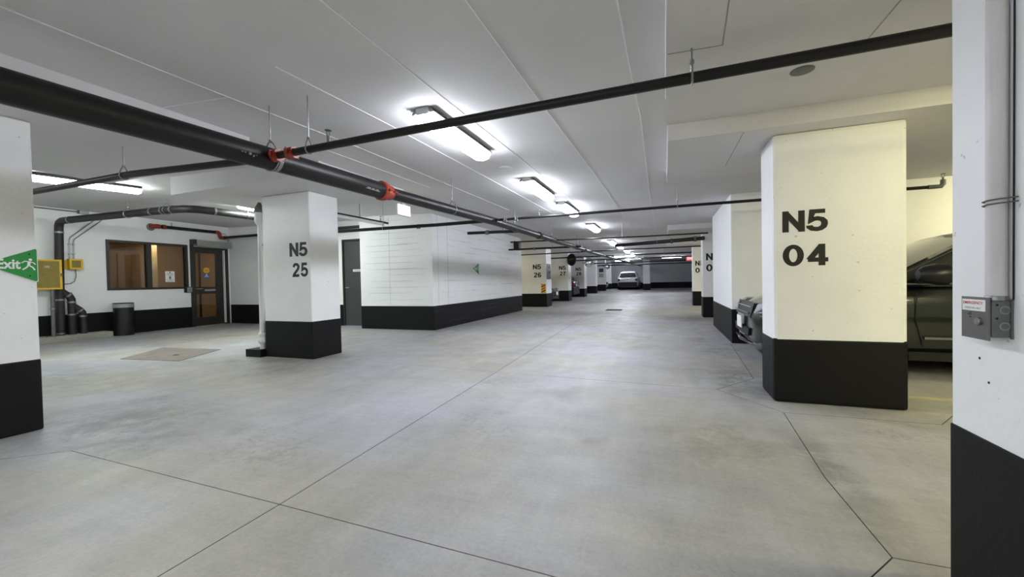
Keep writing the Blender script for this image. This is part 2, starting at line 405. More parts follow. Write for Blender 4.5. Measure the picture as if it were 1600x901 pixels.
for pts, k, w in SEAMS:
    for (p, q) in zip(pts, pts[1:]):
        P = Vector((*p, cz(p[0], p[1]))); Q = Vector((*q, cz(q[0], q[1])))
        d = (Q-P).normalized(); nn = Vector((-d.y, d.x, 0))*.0045
        obj('formwork_seam', B().prism([P-nn-Vector((0, 0, .004)), Q-nn-Vector((0, 0, .004)), Q+nn-Vector((0, 0, .004)), P+nn-Vector((0, 0, .004))], (0, 0, .008)), M_seam, ceiling)
for pts, z in (([(.28, 2.0), (.30, 2.40), (.03, 2.38)], 2.315), ([(1.0, 2.0), (1.0, 2.78)], 2.315), ([(.64, 3.9), (.64, 5.0)], 2.315)):
    for (p, q) in zip(pts, pts[1:]):
        P = Vector((*p, z)); Q = Vector((*q, z)); d = (Q-P).normalized(); nn = Vector((-d.y, d.x, 0))*.003
        obj('formwork_seam', B().prism([P-nn-Vector((0, 0, .0015)), Q-nn-Vector((0, 0, .0015)), Q+nn-Vector((0, 0, .0015)), P+nn-Vector((0, 0, .0015))], (0, 0, .003)), M_crack, ceiling)

# ---------------------------------------------------------------- walls
BH = .565                                            # height of the black painted band
def band(wall, x0, x1, y0, y1, z0=0.0):
    return obj('painted_band', B().box(x0, x1, y0, y1, z0, BH+z0), M_black, wall)
def zt(x, y): return cz(x, y)+.05
DX = -12.45
W0, W1, WZ0, WZ1 = 5.58, 7.34, 1.08, 2.30            # office window opening
D0, D1, DZ = 7.40, 8.44, 2.26                        # entrance door opening
b = B()
b.box(DX-.18, DX, -6, W0, 0, 3.0).box(DX-.18, DX, W0, W1, 0, WZ0).box(DX-.18, DX, W0, W1, WZ1, 3.0).box(DX-.18, DX, W1, D0, 0, 3.0).box(DX-.18, DX, D0, D1, DZ, 3.0).box(DX-.18, DX, D1, 8.7, 0, 3.0)
wall_left = struct('wall_left', b, M_white)
bl = B().box(DX, DX+.004, -6, D0-.0, 0, BH); obj('painted_band', bl, M_black, wall_left)
G0, G1, GZ = -8.06, -7.16, 2.30
b = B().box(DX, G0, 8.5, 8.68, 0, 3.0).box(G0, G1, 8.5, 8.68, GZ, 3.0).box(G1, -7.08, 8.5, 8.68, 0, 3.0)
wall_back = struct('wall_back', b, M_white)
obj('painted_band', B().box(DX+.005, G0, 8.496, 8.5, 0, BH), M_black, wall_back)
wall_core = struct('wall_stair_left', B().box(-7.08, -5.0, 8.06, 14.25, 0, 2.85), M_board, bevel=.012)
obj('painted_band', B().box(-7.084, -4.996, 8.056, 14.254, 0, BH), M_black, wall_core, bevel=.012)
wall_core2 = struct('wall_stair_right', B().box(1.03, 6.6, 7.5, 10.2, 0, 2.55), M_white, bevel=.012)
obj('painted_band', B().box(1.026, 6.6, 7.496, 10.204, 0, BH), M_black, wall_core2, bevel=.012)
wr = struct('wall_right', B().box(6.6, 6.8, -6, 43, 0, 2.9), M_white); obj('painted_band', B().box(6.596, 6.6, -6, 43, 0, BH), M_black, wr)
wn = struct('wall_near', B().box(-12.6, 6.8, -6.2, -6, 0, 3.0), M_white); obj('painted_band', B().box(-12.4, 6.6, -6, -5.996, 0, BH), M_black, wn)
wb = struct('wall_bays', B().box(-11.2, -11.0, 8.68, 43, 0, 3.1), M_white); obj('painted_band', B().box(-11, -10.996, 8.7, 43, 0, BH+.1), M_black, wb)
M_farw = mat('grey_far_wall', (214, 216, 222), .7, noise=.06, nscale=2)
wf = struct('wall_far', B().box(-11.2, 6.8, 42, 42.2, 0, 3.1), M_farw); obj('painted_band', B().box(-11, 6.6, 41.99, 42, .14, .14+BH), M_black, wf)

rb = random.Random(3)
def board_marks(wall, face, a0, a1, z0, z1, n, fixed, m_, name):
    b = B()
    for k in range(n):
        z = z0+(z1-z0)*((k*.618) % 1); z = round(z/.145)*.145+rb.uniform(-.012, .012); L = rb.uniform(.25, 1.5); a = rb.uniform(a0, a1-L if a1-L > a0 else a0+.01); L = min(L, a1-a-.02)
        h = rb.uniform(.002, .0045); dz = rb.uniform(-.012, .012)
        if face == 'X': b.prism([(fixed, a, z), (fixed, a+L, z+dz), (fixed, a+L, z+dz+h), (fixed, a, z+h)], (.003, 0, 0))
        else: b.prism([(a, fixed, z), (a+L, fixed, z+dz), (a+L, fixed, z+dz+h), (a, fixed, z+h)], (0, -.003, 0))
    o = obj(name, b, m_, wall); o['kind'] = 'stuff'
M_mark = mat('grey_formwork_mark', (178, 179, 178), .7)
board_marks(wall_core, 'X', 8.2, 14.2, .6, 2.55, 70, -5.0, M_mark, 'formwork_marks')
board_marks(wall_core, 'Y', -7.0, -5.05, .6, 2.6, 34, 8.06, M_mark, 'formwork_marks')
M_bmark = mat('dark_formwork_mark', (44, 44, 50), .5)
board_marks(wall_core, 'X', 8.1, 14.2, .05, .54, 16, -4.996, M_bmark, 'formwork_marks')
for y in (8.30, 8.75): obj('panel_seam', B().box(-5.0, -4.997, y, y+.004, BH, 2.7), M_mark, wall_core)
obj('panel_seam', B().box(-6.2, -6.196, 8.057, 8.06, BH, 2.7), M_mark, wall_core)

# office seen through the window and the door glass
off = struct('wall_office', B().box(-15.2, -15.1, 4.6, 9.2, 0, 2.8).box(-15.1, DX-.18, 4.6, 4.7, 0, 2.8).box(-15.1, DX-.18, 9.1, 9.2, 0, 2.8).box(-15.1, DX-.18, 4.7, 9.1, 2.7, 2.78), M_office)
cupb = thing('office_cupboard', 'brown cupboard standing inside the office behind the left window pane', 'cupboard', (-14.85, 6.9, 0))
obj('cupboard_body', B().box(-15.09, -14.65, 6.45, 7.15, 0, 2.2), M_office2, cupb, bevel=.01)
for i in (0, 1): obj('cupboard_door', B().box(-14.65, -14.63, 6.47+.34*i, 6.79+.34*i, .08, 2.12), M_office2, cupb, bevel=.004)
colm = thing('office_column', 'cream column inside the office seen through the tinted glass', 'column', (-14.3, 7.45, 0))
obj('column_shaft', B().box(-14.45, -14.2, 7.35, 7.55, 0, 2.7), M_office3, colm)

# office window
win = thing('window_1', '', 'window', (DX, (W0+W1)/2, WZ0)); del win['label']; del win['category']; win['kind'] = 'structure'
f = .055; b = B()
b.box(DX-.10, DX+.02, W0, W1, WZ1-f, WZ1).box(DX-.10, DX+.02, W0, W1, WZ0, WZ0+f).box(DX-.10, DX+.02, W0, W0+f, WZ0+f, WZ1-f).box(DX-.10, DX+.02, W1-f, W1, WZ0+f, WZ1-f)
obj('window_frame', b, M_dframe, win)
WM = 6.44; obj('mullion', B().box(DX-.10, DX+.018, WM-.05, WM+.05, WZ0+f, WZ1-f), M_dframe, win)
obj('pane', B().box(DX-.05, DX-.042, W0+f, WM-.05, WZ0+f, WZ1-f), M_glass, win)
obj('pane', B().box(DX-.05, DX-.042, WM+.05, W1-f, WZ0+f, WZ1-f), M_glass, win)
nt = thing('paper_notice', 'white paper notice taped inside the right office window pane', 'notice', (DX-.038, 6.92, 1.27))
obj('sheet', B().box(DX-.041, DX-.038, 6.81, 7.03, 1.27, 1.56), M_paper, nt)
obj('printed_mark', B().lathe((DX-.0378, 6.92, 1.53), [(.017, 0), (.017, .0008)], 12, 'X'), M_letter, nt)
for i, (w, z) in enumerate(((.14, 1.505), (.17, 1.485), (.15, 1.465), (.12, 1.445), (.10, 1.33), (.16, 1.31), (.12, 1.29))):
    obj('printed_line', B().box(DX-.038, DX-.0374, 6.92-w/2, 6.92+w/2, z, z+.006), M_greyink, nt)
obj('printed_mark', B().box(DX-.038, DX-.0374, 6.895, 6.945, 1.35, 1.425), M_greyink, nt)

# entrance door
d1 = thing('door_1', '', 'door', (DX, (D0+D1)/2, 0)); del d1['label']; del d1['category']; d1['kind'] = 'structure'
b = B().box(DX-.12, DX+.03, D0, D0+.09, 0, 2.33).box(DX-.12, DX+.03, D1-.12, D1, 0, DZ).box(DX-.12, DX+.03, D0+.09, D1-.12, DZ-.06, DZ)
obj('door_frame', b, M_dframe, d1)
L0, L1 = D0+.09, D1-.12
b = B(); g0, g1 = L0+.06, L0+.62
b.box(DX-.07, DX-.02, L0, g0, .01, DZ-.06).box(DX-.07, DX-.02, g1, L1, .01, DZ-.06).box(DX-.07, DX-.02, g0, g1, .01, .25).box(DX-.07, DX-.02, g0, g1, .92, 1.12).box(DX-.07, DX-.02, g0, g1, 2.1, DZ-.06)
leaf = obj('door_leaf', b, M_dframe, d1)
obj('pane', B().box(DX-.048, DX-.042, g0, g1, .25, .92), M_glass, d1)
obj('pane', B().box(DX-.048, DX-.042, g0, g1, 1.12, 2.1), M_glass, d1)
obj('pull_bar', B().box(DX-.13, DX-.10, L0+.20, L0+.24, .2, 2.1), M_dframe, d1)['label'] = 'dark upright bar behind the glass'
obj('weather_strip', B().box(DX-.02, DX+.045, L1-.015, L1+.012, .04, DZ-.05), M_whiteplas, d1)['label'] = 'white upright strip along the hinge side'
obj('name_plate', B().box(DX-.02, DX-.012, L0+.28, L0+.58, 1.0, 1.05), M_sgrey, d1)['label'] = 'pale nameplate below the upper glass'
obj('door_handle', B().tube([(DX-.02, L0+.06, 1.07), (DX+.04, L0+.06, 1.07), (DX+.04, L0+.2, 1.07)], .011, 8), M_sgrey, d1, smooth=True)
for z, m_, l_ in ((1.60, M_yelink, 'round yellow warning sticker'), (1.44, M_blueink, 'round blue notice sticker')):
    o_ = obj('door_sticker', B().lathe((DX-.04, L0+.36, z), [(.085, 0), (.085, .002)], 24, 'X'), m_, d1); o_['label'] = l_
for z, w in ((1.62, .10), (1.59, .12), (1.56, .09)): obj('printed_line', B().box(DX-.038, DX-.0372, L0+.36-w/2, L0+.36+w/2, z, z+.012), M_office2, d1)
obj('printed_line', B().box(DX-.038, DX-.0372, L0+.30, L0+.42, 1.415, 1.427), M_paper, d1)
obj('printed_mark', B().lathe((DX-.0378, L0+.36, 1.465), [(.022, 0), (.022, .0008)], 12, 'X'), M_paper, d1)
op = thing('door_operator', 'long light grey door operator housing fixed above the glazed entrance door', 'door operator', (DX, 7.97, 2.27))
obj('housing', B().box(DX+.03, DX+.17, 7.50, 8.47, 2.28, 2.45), M_sgrey, op, bevel=.008)
obj('end_cap', B().box(DX+.005, DX+.165, 7.40, 7.495, 2.335, 2.46), M_dframe, op)
obj('cable', B().tube([(DX+.1, 8.40, 2.44), (DX+.1, 8.40, 2.62), (DX+.08, 8.34, 2.70), (DX+.03, 8.15, 2.71)], .008, 6), M_galvdark, op, smooth=True)
lk = thing('access_keypad', 'small grey access keypad at the latch side of the glazed entrance door', 'keypad', (DX, 7.36, 1.0))
obj('back_box', B().box(DX+.005, DX+.05, 7.22, 7.40, .97, 1.13), M_blackplas, lk); obj('face_plate', B().box(DX+.05, DX+.075, 7.27, 7.39, .985, 1.115), M_sgrey, lk, bevel=.006)
for i in range(3): obj('key_row', B().box(DX+.075, DX+.078, 7.29, 7.37, 1.01+.03*i, 1.022+.03*i), M_greyink, lk)

# grey steel door in the back wall
d2 = thing('door_2', '', 'door', ((G0+G1)/2, 8.5, 0)); del d2['label']; del d2['category']; d2['kind'] = 'structure'
b = B().box(G0-.0, G0+.05, 8.49, 8.62, 0, GZ).box(G1-.05, G1+.0, 8.49, 8.62, 0, GZ).box(G0+.05, G1-.05, 8.49, 8.62, GZ-.05, GZ)
obj('door_frame', b, M_dframe, d2)
obj('door_leaf', B().box(G0+.05, G1-.05, 8.52, 8.565, .012, GZ-.05), M_greydoor, d2)
obj('name_plate', B().box(-7.72, -7.45, 8.512, 8.519, 1.44, 1.50), M_paper, d2)['label'] = 'white nameplate with a thin black line of print'
obj('printed_line', B().box(-7.69, -7.48, 8.5105, 8.512, 1.462, 1.476), M_greyink, d2)
obj('sill', B().box(G0, G1, 8.49, 8.60, 0, .012), M_sgrey, d2)
obj('door_handle', B().tube([(G0+.12, 8.52, 1.02), (G0+.12, 8.46, 1.02), (G0+.24, 8.46, 1.02)], .011, 8), M_sgrey, d2, smooth=True)

# ---------------------------------------------------------------- pillars
def pillar(x0, x1, y0, y1, top, label, num=None, numz=None, numx=None, align='L', h=.18, w=None, z0=0.0, bevel=.018):
    t = thing('pillar', label, 'pillar', ((x0+x1)/2, (y0+y1)/2, z0), 'painted concrete pillars of the garage')
    obj('shaft', B().box(x0, x1, y0, y1, z0, top), M_pillar, t, bevel=bevel)
    obj('painted_base', B().box(x0-.004, x1+.004, y0-.004, y1+.004, z0, z0+BH), M_black, t, bevel=bevel)
    if num:
        for s_, z_, w_ in zip(num, numz, w):
            number(s_, t, (numx, y0-.001, z_), (1, 0, 0), (0, 0, 1), h, w_, M_letter, align)
    return t
p_near = pillar(-5.65, -4.65, 1.06, 1.66, 2.43, 'white pillar at the left edge carrying the green arrow-shaped exit sign')
p25 = pillar(-5.865, -4.90, 4.53, 5.10, 2.495, 'white pillar with black base numbered N5 25, left of the aisle', ('N5', '25'), (1.54, 1.235), -4.945, 'R', .205, (.36, .32))
p26 = pillar(-5.75, -4.60, 16.2, 17.0, 2.44, 'pillar numbered N5 26 with yellow and black hazard stripes low on it', ('N5', '26'), (1.58, 1.24), -4.82, 'R', .20, (.36, .33))
p27 = pillar(-5.75, -4.64, 20.5, 21.2, 2.50, 'pillar numbered N5 27 with the black back of a mirror beside it', ('N5', '27'), (1.64, 1.34), -4.77, 'R', .20, (.36, .33))
p28 = pillar(-5.80, -4.62, 24.8, 25.6, 2.56, 'grey lit pillar numbered N5 28, fourth along the left row', ('N5', '28'), (1.66, 1.38), -4.80, 'R', .20, (.36, .33))
p29 = pillar(-5.5, -4.75, 30.0, 30.8, 2.6, 'pillar beyond N5 28 at the left of the far aisle', z0=.06)
p30 = pillar(-5.55, -4.8, 35.5, 36.0, 2.8, 'far left pillar with two small square signs on it', z0=.09)
p31 = pillar(-5.6, -4.85, 40.0, 40.6, 2.85, 'narrow white pillar just left of the far white car', z0=.12)
pfc = pillar(-1.72, -1.15, 36.0, 36.9, 2.66, 'lone white pillar standing in the far aisle right of the white car', z0=.10)
pfr = pillar(2.12, 2.9, 33.0, 33.8, 2.62, 'distant pillar under the red exit sign at the end of the right row', z0=.08)
p04 = pillar(.885, 1.80, 4.09, 4.55, 2.315, 'large cream lit pillar numbered N5 04 in front of the dark minivan', ('N5', '04'), (1.47, 1.18), .955, 'L', .18, (.325, .325), bevel=.03)
p03 = pillar(.98, 1.95, 12.2, 12.75, 2.32, 'pillar numbered N5 03 partly hidden behind the right wall block', ('N5', '03'), (1.56, 1.26), 1.065, 'L', .19, (.34, .34))
p01 = pillar(1.03, 2.0, 17.2, 17.8, 2.33, 'farther pillar numbered N5 01 on the right', ('N5', '01'), (1.555, 1.28), 1.12, 'L', .19, (.32, .30))
p_right = pillar(.95, 2.0, .95, 1.885, 2.315, 'nearest white pillar at the right edge with conduit and emergency box', bevel=.006)
for (y, z) in ((1.75, .82), (1.71, .75)):
    obj('anchor_hole', B().lathe((.9490, y, z), [(.0042, 0), (.0042, .0015)], 8, 'X'), M_chip, p_right)
# hazard stripes on N5 26
hz = obj('hazard_plate', B().box(-4.83, -4.64, 16.190, 16.194, .575, .96), M_yelink, p26); hz['label'] = 'yellow plate with slanting black and orange stripes'
for i in range(4):
    z = .56+.11*i; a = [(-4.83, 16.188, z+.03), (-4.64, 16.188, z+.12), (-4.64, 16.188, z+.165), (-4.83, 16.188, z+.075)]
    a = [(x, y, min(max(q, .576), .959)) for x, y, q in a]
    obj('stripe', B().prism(a, (0, .002, 0)), M_redink if i % 2 else M_letter, p26)
sg = thing('arrow_plate', 'slim grey arrow plate on the aisle side of pillar N5 26', 'sign', (-4.59, 16.5, 1.1))
obj('plate', B().box(-4.596, -4.58, 16.25, 16.85, 1.15, 1.80), M_steelplate, sg)
obj('arrow', B().prism([(-4.578, 16.4, 1.62), (-4.578, 16.7, 1.62), (-4.578, 16.55, 1.74)], (.002, 0, 0)), M_letter, sg)
obj('arrow', B().prism([(-4.578, 16.4, 1.48), (-4.578, 16.7, 1.48), (-4.578, 16.55, 1.36)], (.002, 0, 0)), M_letter, sg)
for z, m_, l_ in ((1.72, M_navy, 'small dark blue square sign on the far left pillar'), (1.28, M_sgrey, 'small grey square sign below the blue one on the far left pillar')):
    s_ = thing('square_sign', l_, 'sign', (-5.1, 35.49, z)); obj('plate', B().box(-5.32, -4.95, 35.47, 35.494, z, z+.32), m_, s_); obj('border', B().box(-5.34, -4.93, 35.485, 35.496, z-.02, z+.34), M_paper, s_)

# ---------------------------------------------------------------- signs
def exit_sign(x, ytip, ybase, zc, hh, label):
    t = thing('exit_sign', label, 'sign', (x, ybase, zc), 'green arrow-shaped exit signs')
    L = ybase-ytip
    def tri(m):   # rounded triangle pointing towards -Y
        P = [Vector((0, ytip+m*1.6, zc)), Vector((0, ybase-m, zc-hh+m)), Vector((0, ybase-m, zc+hh-m))]; out = []
        for i, p in enumerate(P):
            a = (P[i-1]-p).normalized(); c_ = (P[(i+1) % 3]-p).normalized(); r = .06*L
            for k in range(5):
                u = k/4; out.append((p+a*r)*(1-u)**2+p*2*u*(1-u)+(p+c_*r)*u*u)
        return out
    obj('border', B().prism([p+Vector((x+.002, 0, 0)) for p in tri(0)], (.003, 0, 0)), M_paper, t)
    obj('plate', B().prism([p+Vector((x+.0045, 0, 0)) for p in tri(.018*L)], (.003, 0, 0)), M_green, t)
    y0 = ytip+L*.26; text('lettering', 'Exit', t, (x+.0075, y0, zc-hh*.24), (0, 1, 0), (0, 0, 1), hh*.56, M_paper, w=L*.42, bold=.03, depth=.0012)
    k = hh*.30; my = ybase-L*.17; X = x+.0085
    def limb(pts, r): return B().tube([(X, my+p[0]*k, zc+p[1]*k) for p in pts], r*k, 6)
    b = B(); b.lathe((X-.001, my+.2*k, zc+1.0*k), [(.24*k, 0), (.24*k, .002)], 12, 'X')
    for pts, r in (([(0.05, .6), (-.05, -.05)], .2), ([(-.05, -.05), (.45, -.4), (.75, -.95)], .13), ([(-.05, -.05), (-.35, -.5), (-.85, -.9)], .13), ([(.05, .6), (.6, .45), (.85, .1)], .1), ([(.05, .6), (-.55, .7), (-.95, .35)], .1)):
        q = limb(pts, r); b.add(q.v, q.f)
    for v in b.v: v.x = X+(v.x-X)*.1
    obj('running_figure', b, M_paper, t)
    for z in (.62, -.62): obj('rivet', B().lathe((x+.0075, ybase-L*.16, zc+hh*z), [(.018*L, 0), (.018*L, .002)], 8, 'X'), M_chip, t)
    return t
exit_sign(-4.646, 1.372, 1.662, 1.305, .137, 'green Exit arrow sign with running figure on the left edge pillar')
exit_sign(-4.992, 10.12, 10.50, 1.475, .165, 'small green arrow exit sign on the long white wall in mid distance')
def lit_sign(cx, cy, z, w, h, d, axis, face, label, ltr, stren, top):
    t = thing('lit_exit_sign', label, 'sign', (cx, cy, z))
    if axis == 'Y':
        obj('housing', B().box(cx-d/2, cx+d/2-.004, cy-w/2, cy+w/2, z, z+h), M_whiteplas, t, bevel=.004)
        obj('lit_face', B().box(cx+d/2-.004, cx+d/2, cy-w/2+.01, cy+w/2-.01, z+.01, z+h-.01), face, t)
        text('lettering', 'EXIT', t, (cx+d/2, cy, z+h*.25), (0, 1, 0), (0, 0, 1), h*.5, ltr, w=w*.72, bold=.02, align='C')
    else:
        obj('housing', B().box(cx-w/2, cx+w/2, cy-d/2+.004, cy+d/2, z, z+h), M_whiteplas, t, bevel=.004)
        obj('lit_face', B().box(cx-w/2+.01, cx+w/2-.01, cy-d/2, cy-d/2+.004, z+.01, z+h-.01), face, t)
        text('lettering', 'EXIT', t, (cx, cy-d/2, z+h*.25), (1, 0, 0), (0, 0, 1), h*.5, ltr, w=w*.72, bold=.02, align='C')
    obj('canopy', B().lathe((cx, cy, z+h), [(.05, 0), (.05, .012), (.012, .02), (.012, top-z-h-.012), (.045, top-z-h-.01), (.045, top-z-h)], 14), M_whiteplas, t)
M_face1 = mat('pink_white_lit_face', (255, 230, 215), .5, emit=(1.0, .76, .68), estr=.30)
M_ltr1 = mat('washed_orange_letters', (255, 190, 130), .5, emit=(1.0, .58, .36), estr=.30)
M_face2 = mat('red_lit_face', (200, 30, 30), .5, emit=(1.0, .08, .08), estr=.3)
M_ltr2 = mat('pale_lit_letters', (255, 220, 220), .5, emit=(1, .7, .7), estr=.3)
lit_sign(-4.10, 5.72, 2.235, .36, .185, .06, 'Y', M_face1, 'glowing pinkish white exit sign hanging near pillar N5 25', M_ltr1, 1, cz(-4.1, 5.72)-.001)
lit_sign(1.33, 24.0, 2.02, .42, .25, .08, 'X', M_face2, 'red lit exit sign at the far right of the aisle', M_ltr2, 1, cz(1.33, 24))

# ---------------------------------------------------------------- strip lights
def strip_mat(name, colr, s): return mat(name, (250, 250, 250), .4, emit=colr, estr=s)
LC = strip_mat('cool_tube_diffuser', COOL, P_AISLE); LN = strip_mat('neutral_tube_diffuser', NEUT, P_LEFT); LW = strip_mat('warm_tube_diffuser', WARM, P_WARM)
def strip_light(m_, label, loc, rz=0, group='aisle strip lights', L=1.2):
    t = thing('strip_light', label, 'ceiling light', (0, 0, 0), group)
    h = L/2
    # body runs along local Y, hangs below z=0
    prof = lambda y, s: [(-.075*s, y, 0), (.075*s, y, 0), (.108*s, y, -.05), (-.108*s, y, -.05)]
    b = B(); a = prof(-h, 1)+prof(h, 1); b.add(a, [(0, 1, 2, 3), (7, 6, 5, 4), (0, 4, 5, 1), (1, 5, 6, 2), (2, 6, 7, 3), (3, 7, 4, 0)])
    obj('housing', b, M_galvdark, t, bevel=.004)
    sec = [(-.094, -.049), (-.096, -.07), (-.074, -.108), (0, -.125), (.074, -.108), (.096, -.07), (.094, -.049)]
    vs = []; k = len(sec); st = [(-h+.0, .75), (-h+.04, 1), (h-.04, 1), (h-.0, .75)]
    for y, s in st: vs += [(x*s, y, -.049+(z+.049)*s) for x, z in sec]
    fs = [(i*k+j, i*k+j+1, (i+1)*k+j+1, (i+1)*k+j) for i in range(3) for j in range(k-1)]+[tuple(range(k)), tuple(reversed(range(3*k, 4*k)))]+[(i*k+k-1, i*k, (i+1)*k, (i+1)*k+k-1) for i in range(3)]
    obj('diffuser', B().add(vs, fs), m_, t, smooth=True)
    for y in (-h-.001, h+.001):
        obj('end_cap', B().box(-.06, .06, y-.006, y+.006, -.06, -.002), M_sgrey, t)
    t.location = loc; t.rotation_euler = (0, 0, rz)
    return t
def cl(x, y): return (x, y, cz(x, y)-.0005)
AL = [(-1.84, 3.47, 'nearest and largest aisle strip light crossed by the black pipe'), (-1.78, 5.95, 'second aisle strip light beyond the round ceiling disc'), (-1.75, 7.85, 'third aisle strip light just before the second cross pipe'),
      (-1.76, 10.9, 'fourth aisle strip light above the distant pipes'), (-1.84, 15.6, 'fifth aisle strip light left of the thick short pipe'), (-1.8, 18.2, 'sixth tiny aisle strip light under the distant pipes'),
      (-1.8, 21.6, 'seventh tiny aisle strip light near the far end'), (-1.75, 25.2, 'eighth tiny aisle strip light, last of the aisle row')]
base_l = strip_light(LC, AL[0][2], cl(*AL[0][:2]))
for x, y, l in AL[1:]: dup(base_l, cl(x, y), l)
for x, y, l in ((-1.9, -1.0, 'unseen fill strip light added behind the viewpoint'), (-1.9, -3.4, 'unseen fill strip light added by the near wall')): dup(base_l, cl(x, y), l)  # unseen fixtures added behind the camera as near fill
fa = dup(base_l, cl(-2.5, 27.6), 'bright crosswise strip light over the far white car', PI/2); dup(base_l, cl(-2.2, 31.5), 'second crosswise strip light close behind the brightest far one', PI/2)
dup(base_l, cl(.45, 29.0), 'crosswise strip light at the far right near the red exit sign', PI/2); dup(base_l, cl(-7.6, 30.0), 'strip light over the far left parking bays', PI/2)
dup(base_l, cl(-3.6, 38.0), 'farthest crosswise strip light near the end wall', PI/2)
ln0 = strip_light(LN, 'long strip light at left between the edge pillar and the door wall', cl(-8.38, 3.40), -.26, 'left room strip lights', 1.55)
dup(ln0, cl(-8.05, 6.45), 'strip light peeking out behind the white drain pipe beside N5 25', .1)
dup(ln0, cl(-9.6, -.8), 'added fill strip light in the left room, outside the view', 0)  # unseen fixture added to fill the left side near the camera
dup(ln0, cl(-5.2, -2.6), 'added fill strip light by the pillar row, outside the view', 0)  # another unseen fixture, added for fill beside the pillar row
lw0 = strip_light(LW, 'warm strip light over the right parking bays near the camera', (3.2, 2.3, 2.3145), PI/2, 'warm strip lights over the bays')
dup(lw0, cl(4.9, 5.9), 'warm strip light over the parked minivan')
dup(lw0, (3.0, -.4, 2.3145), 'warm strip light over the nearest right bay')
dup(lw0, cl(-8.2, 14.6), 'warm strip light behind the long white wall lighting N5 26')
dup(lw0, cl(3.6, 14.6), 'warm strip light behind the right wall block')
# the office lamp
ol = thing('office_lamp', 'warm flat lamp on the office ceiling behind the tinted window', 'ceiling light', (-13.9, 7.6, 2.69))
obj('lamp_body', B().box(-14.2, -13.6, 7.3, 7.9, 2.665, 2.699), M_whiteplas, ol); obj('lamp_panel', B().box(-14.17, -13.63, 7.33, 7.87, 2.655, 2.665), mat('office_lamp_panel', (255, 240, 210), .4, emit=(1, .88, .70), estr=7), ol)

# ---------------------------------------------------------------- pipes
def ring(b, c, d, r, w):      # a band around a pipe: centre c, direction d
    c = Vector(c); d = Vector(d).normalized(); return b.tube([c-d*w/2, c+d*w/2], r, 18)
def hanger(parent, x, y, zp, r, ztop, along='X'):
    b = B(); b.tube([(x, y, zp+r+.05), (x, y, ztop)], .005, 6)
    obj('hanger_rod', b, M_galv, parent, smooth=True)
    R_ = r+.006; pts = []
    for k in range(17):
        a = -PI/2+2*PI*k/16
        px, pz = R_*math.cos(a), R_*math.sin(a)
        if pz > 0: pz = pz*(1+.05/R_); px = px*(1-.45*pz/(R_+.05))
        pts.append((x, y+px, zp+pz) if along == 'X' else (x+px, y, zp+pz))
    obj('hanger_loop', B().tube(pts, .0055, 6, cap=False), M_galv, parent, smooth=True)
    obj('hanger_nut', B().lathe((x, y, zp+r+.045), [(.012, 0), (.012, .02)], 6), M_galv, parent)
def coupling(parent, c, d, r, w=.07, m_=None):
    m_ = m_ or M_orange; b = B(); d = Vector(d).normalized(); c = Vector(c)
    b.tube([c-d*w/2, c-d*w*.32, c-d*w*.30, c+d*w*.30, c+d*w*.32, c+d*w/2], r+.016, 20)
    o = obj('coupling', b, m_, parent, smooth=True)
    side = d.cross(Vector((0, 0, 1))).normalized()
    for s in (-1, 1):
        b = B(); p = c+side*s*(r+.028); b.tube([p-Vector((0, 0, .018)), p+Vector((0, 0, .018))], .013, 8); b.tube([p-Vector((0, 0, .032)), p+Vector((0, 0, .03))], .006, 6)
        obj('coupling_bolt', b, m_, o, smooth=True)
    return o
def sprinkler(parent, x, y, z):
    b = B().tube([(x, y, z), (x, y, z+.05)], .011, 8).tube([(x-.014, y, z+.05), (x-.016, y, z+.085)], .003, 5).tube([(x+.014, y, z+.05), (x+.016, y, z+.085)], .003, 5).lathe((x, y, z+.085), [(.008, 0), (.026, .003), (.026, .006), (.006, .012)], 10)
    obj('sprinkler_head', b, M_galvdark, parent, smooth=True)
ZP = 2.16
mp = thing('main_pipe', 'thick black sprinkler main running the length of the aisle at left', 'pipe', (-3.17, 1.0, ZP))
main = [(-3.22, -6), (-3.18, 1.0), (-3.06, 2.49), (-3.0, 3.87)]
obj('pipe', B().tube([(x, y, ZP) for x, y in main], .092, 24), M_pipe, mp, smooth=True)
main2 = [(-3.0, 3.87), (-2.80, 6.5), (-2.60, 16.7)]
obj('narrower_pipe', B().tube([(x, y, ZP) for x, y in main2]+[(-2.3, 30, ZP+.1), (-2.2, 41.9, ZP+.2)], .068, 20), M_pipe, mp, smooth=True)
b = B().lathe((-3.0, 3.80, ZP), [(.10, -.035), (.108, -.03), (.108, 0), (.11, .01), (.085, .10), (.082, .14)], 24, 'Y')
rd = obj('reducer', b, M_orange, mp, smooth=True); rd['label'] = 'orange reducing coupling'
for yy, r in ((3.80, .118), (3.93, .09)):
    for s in (-1, 1):
        obj('coupling_bolt', B().tube([(-3.0+s*(r+.008), yy-.03, ZP), (-3.0+s*(r+.008), yy+.03, ZP)], .012, 8), M_orange, mp, smooth=True)
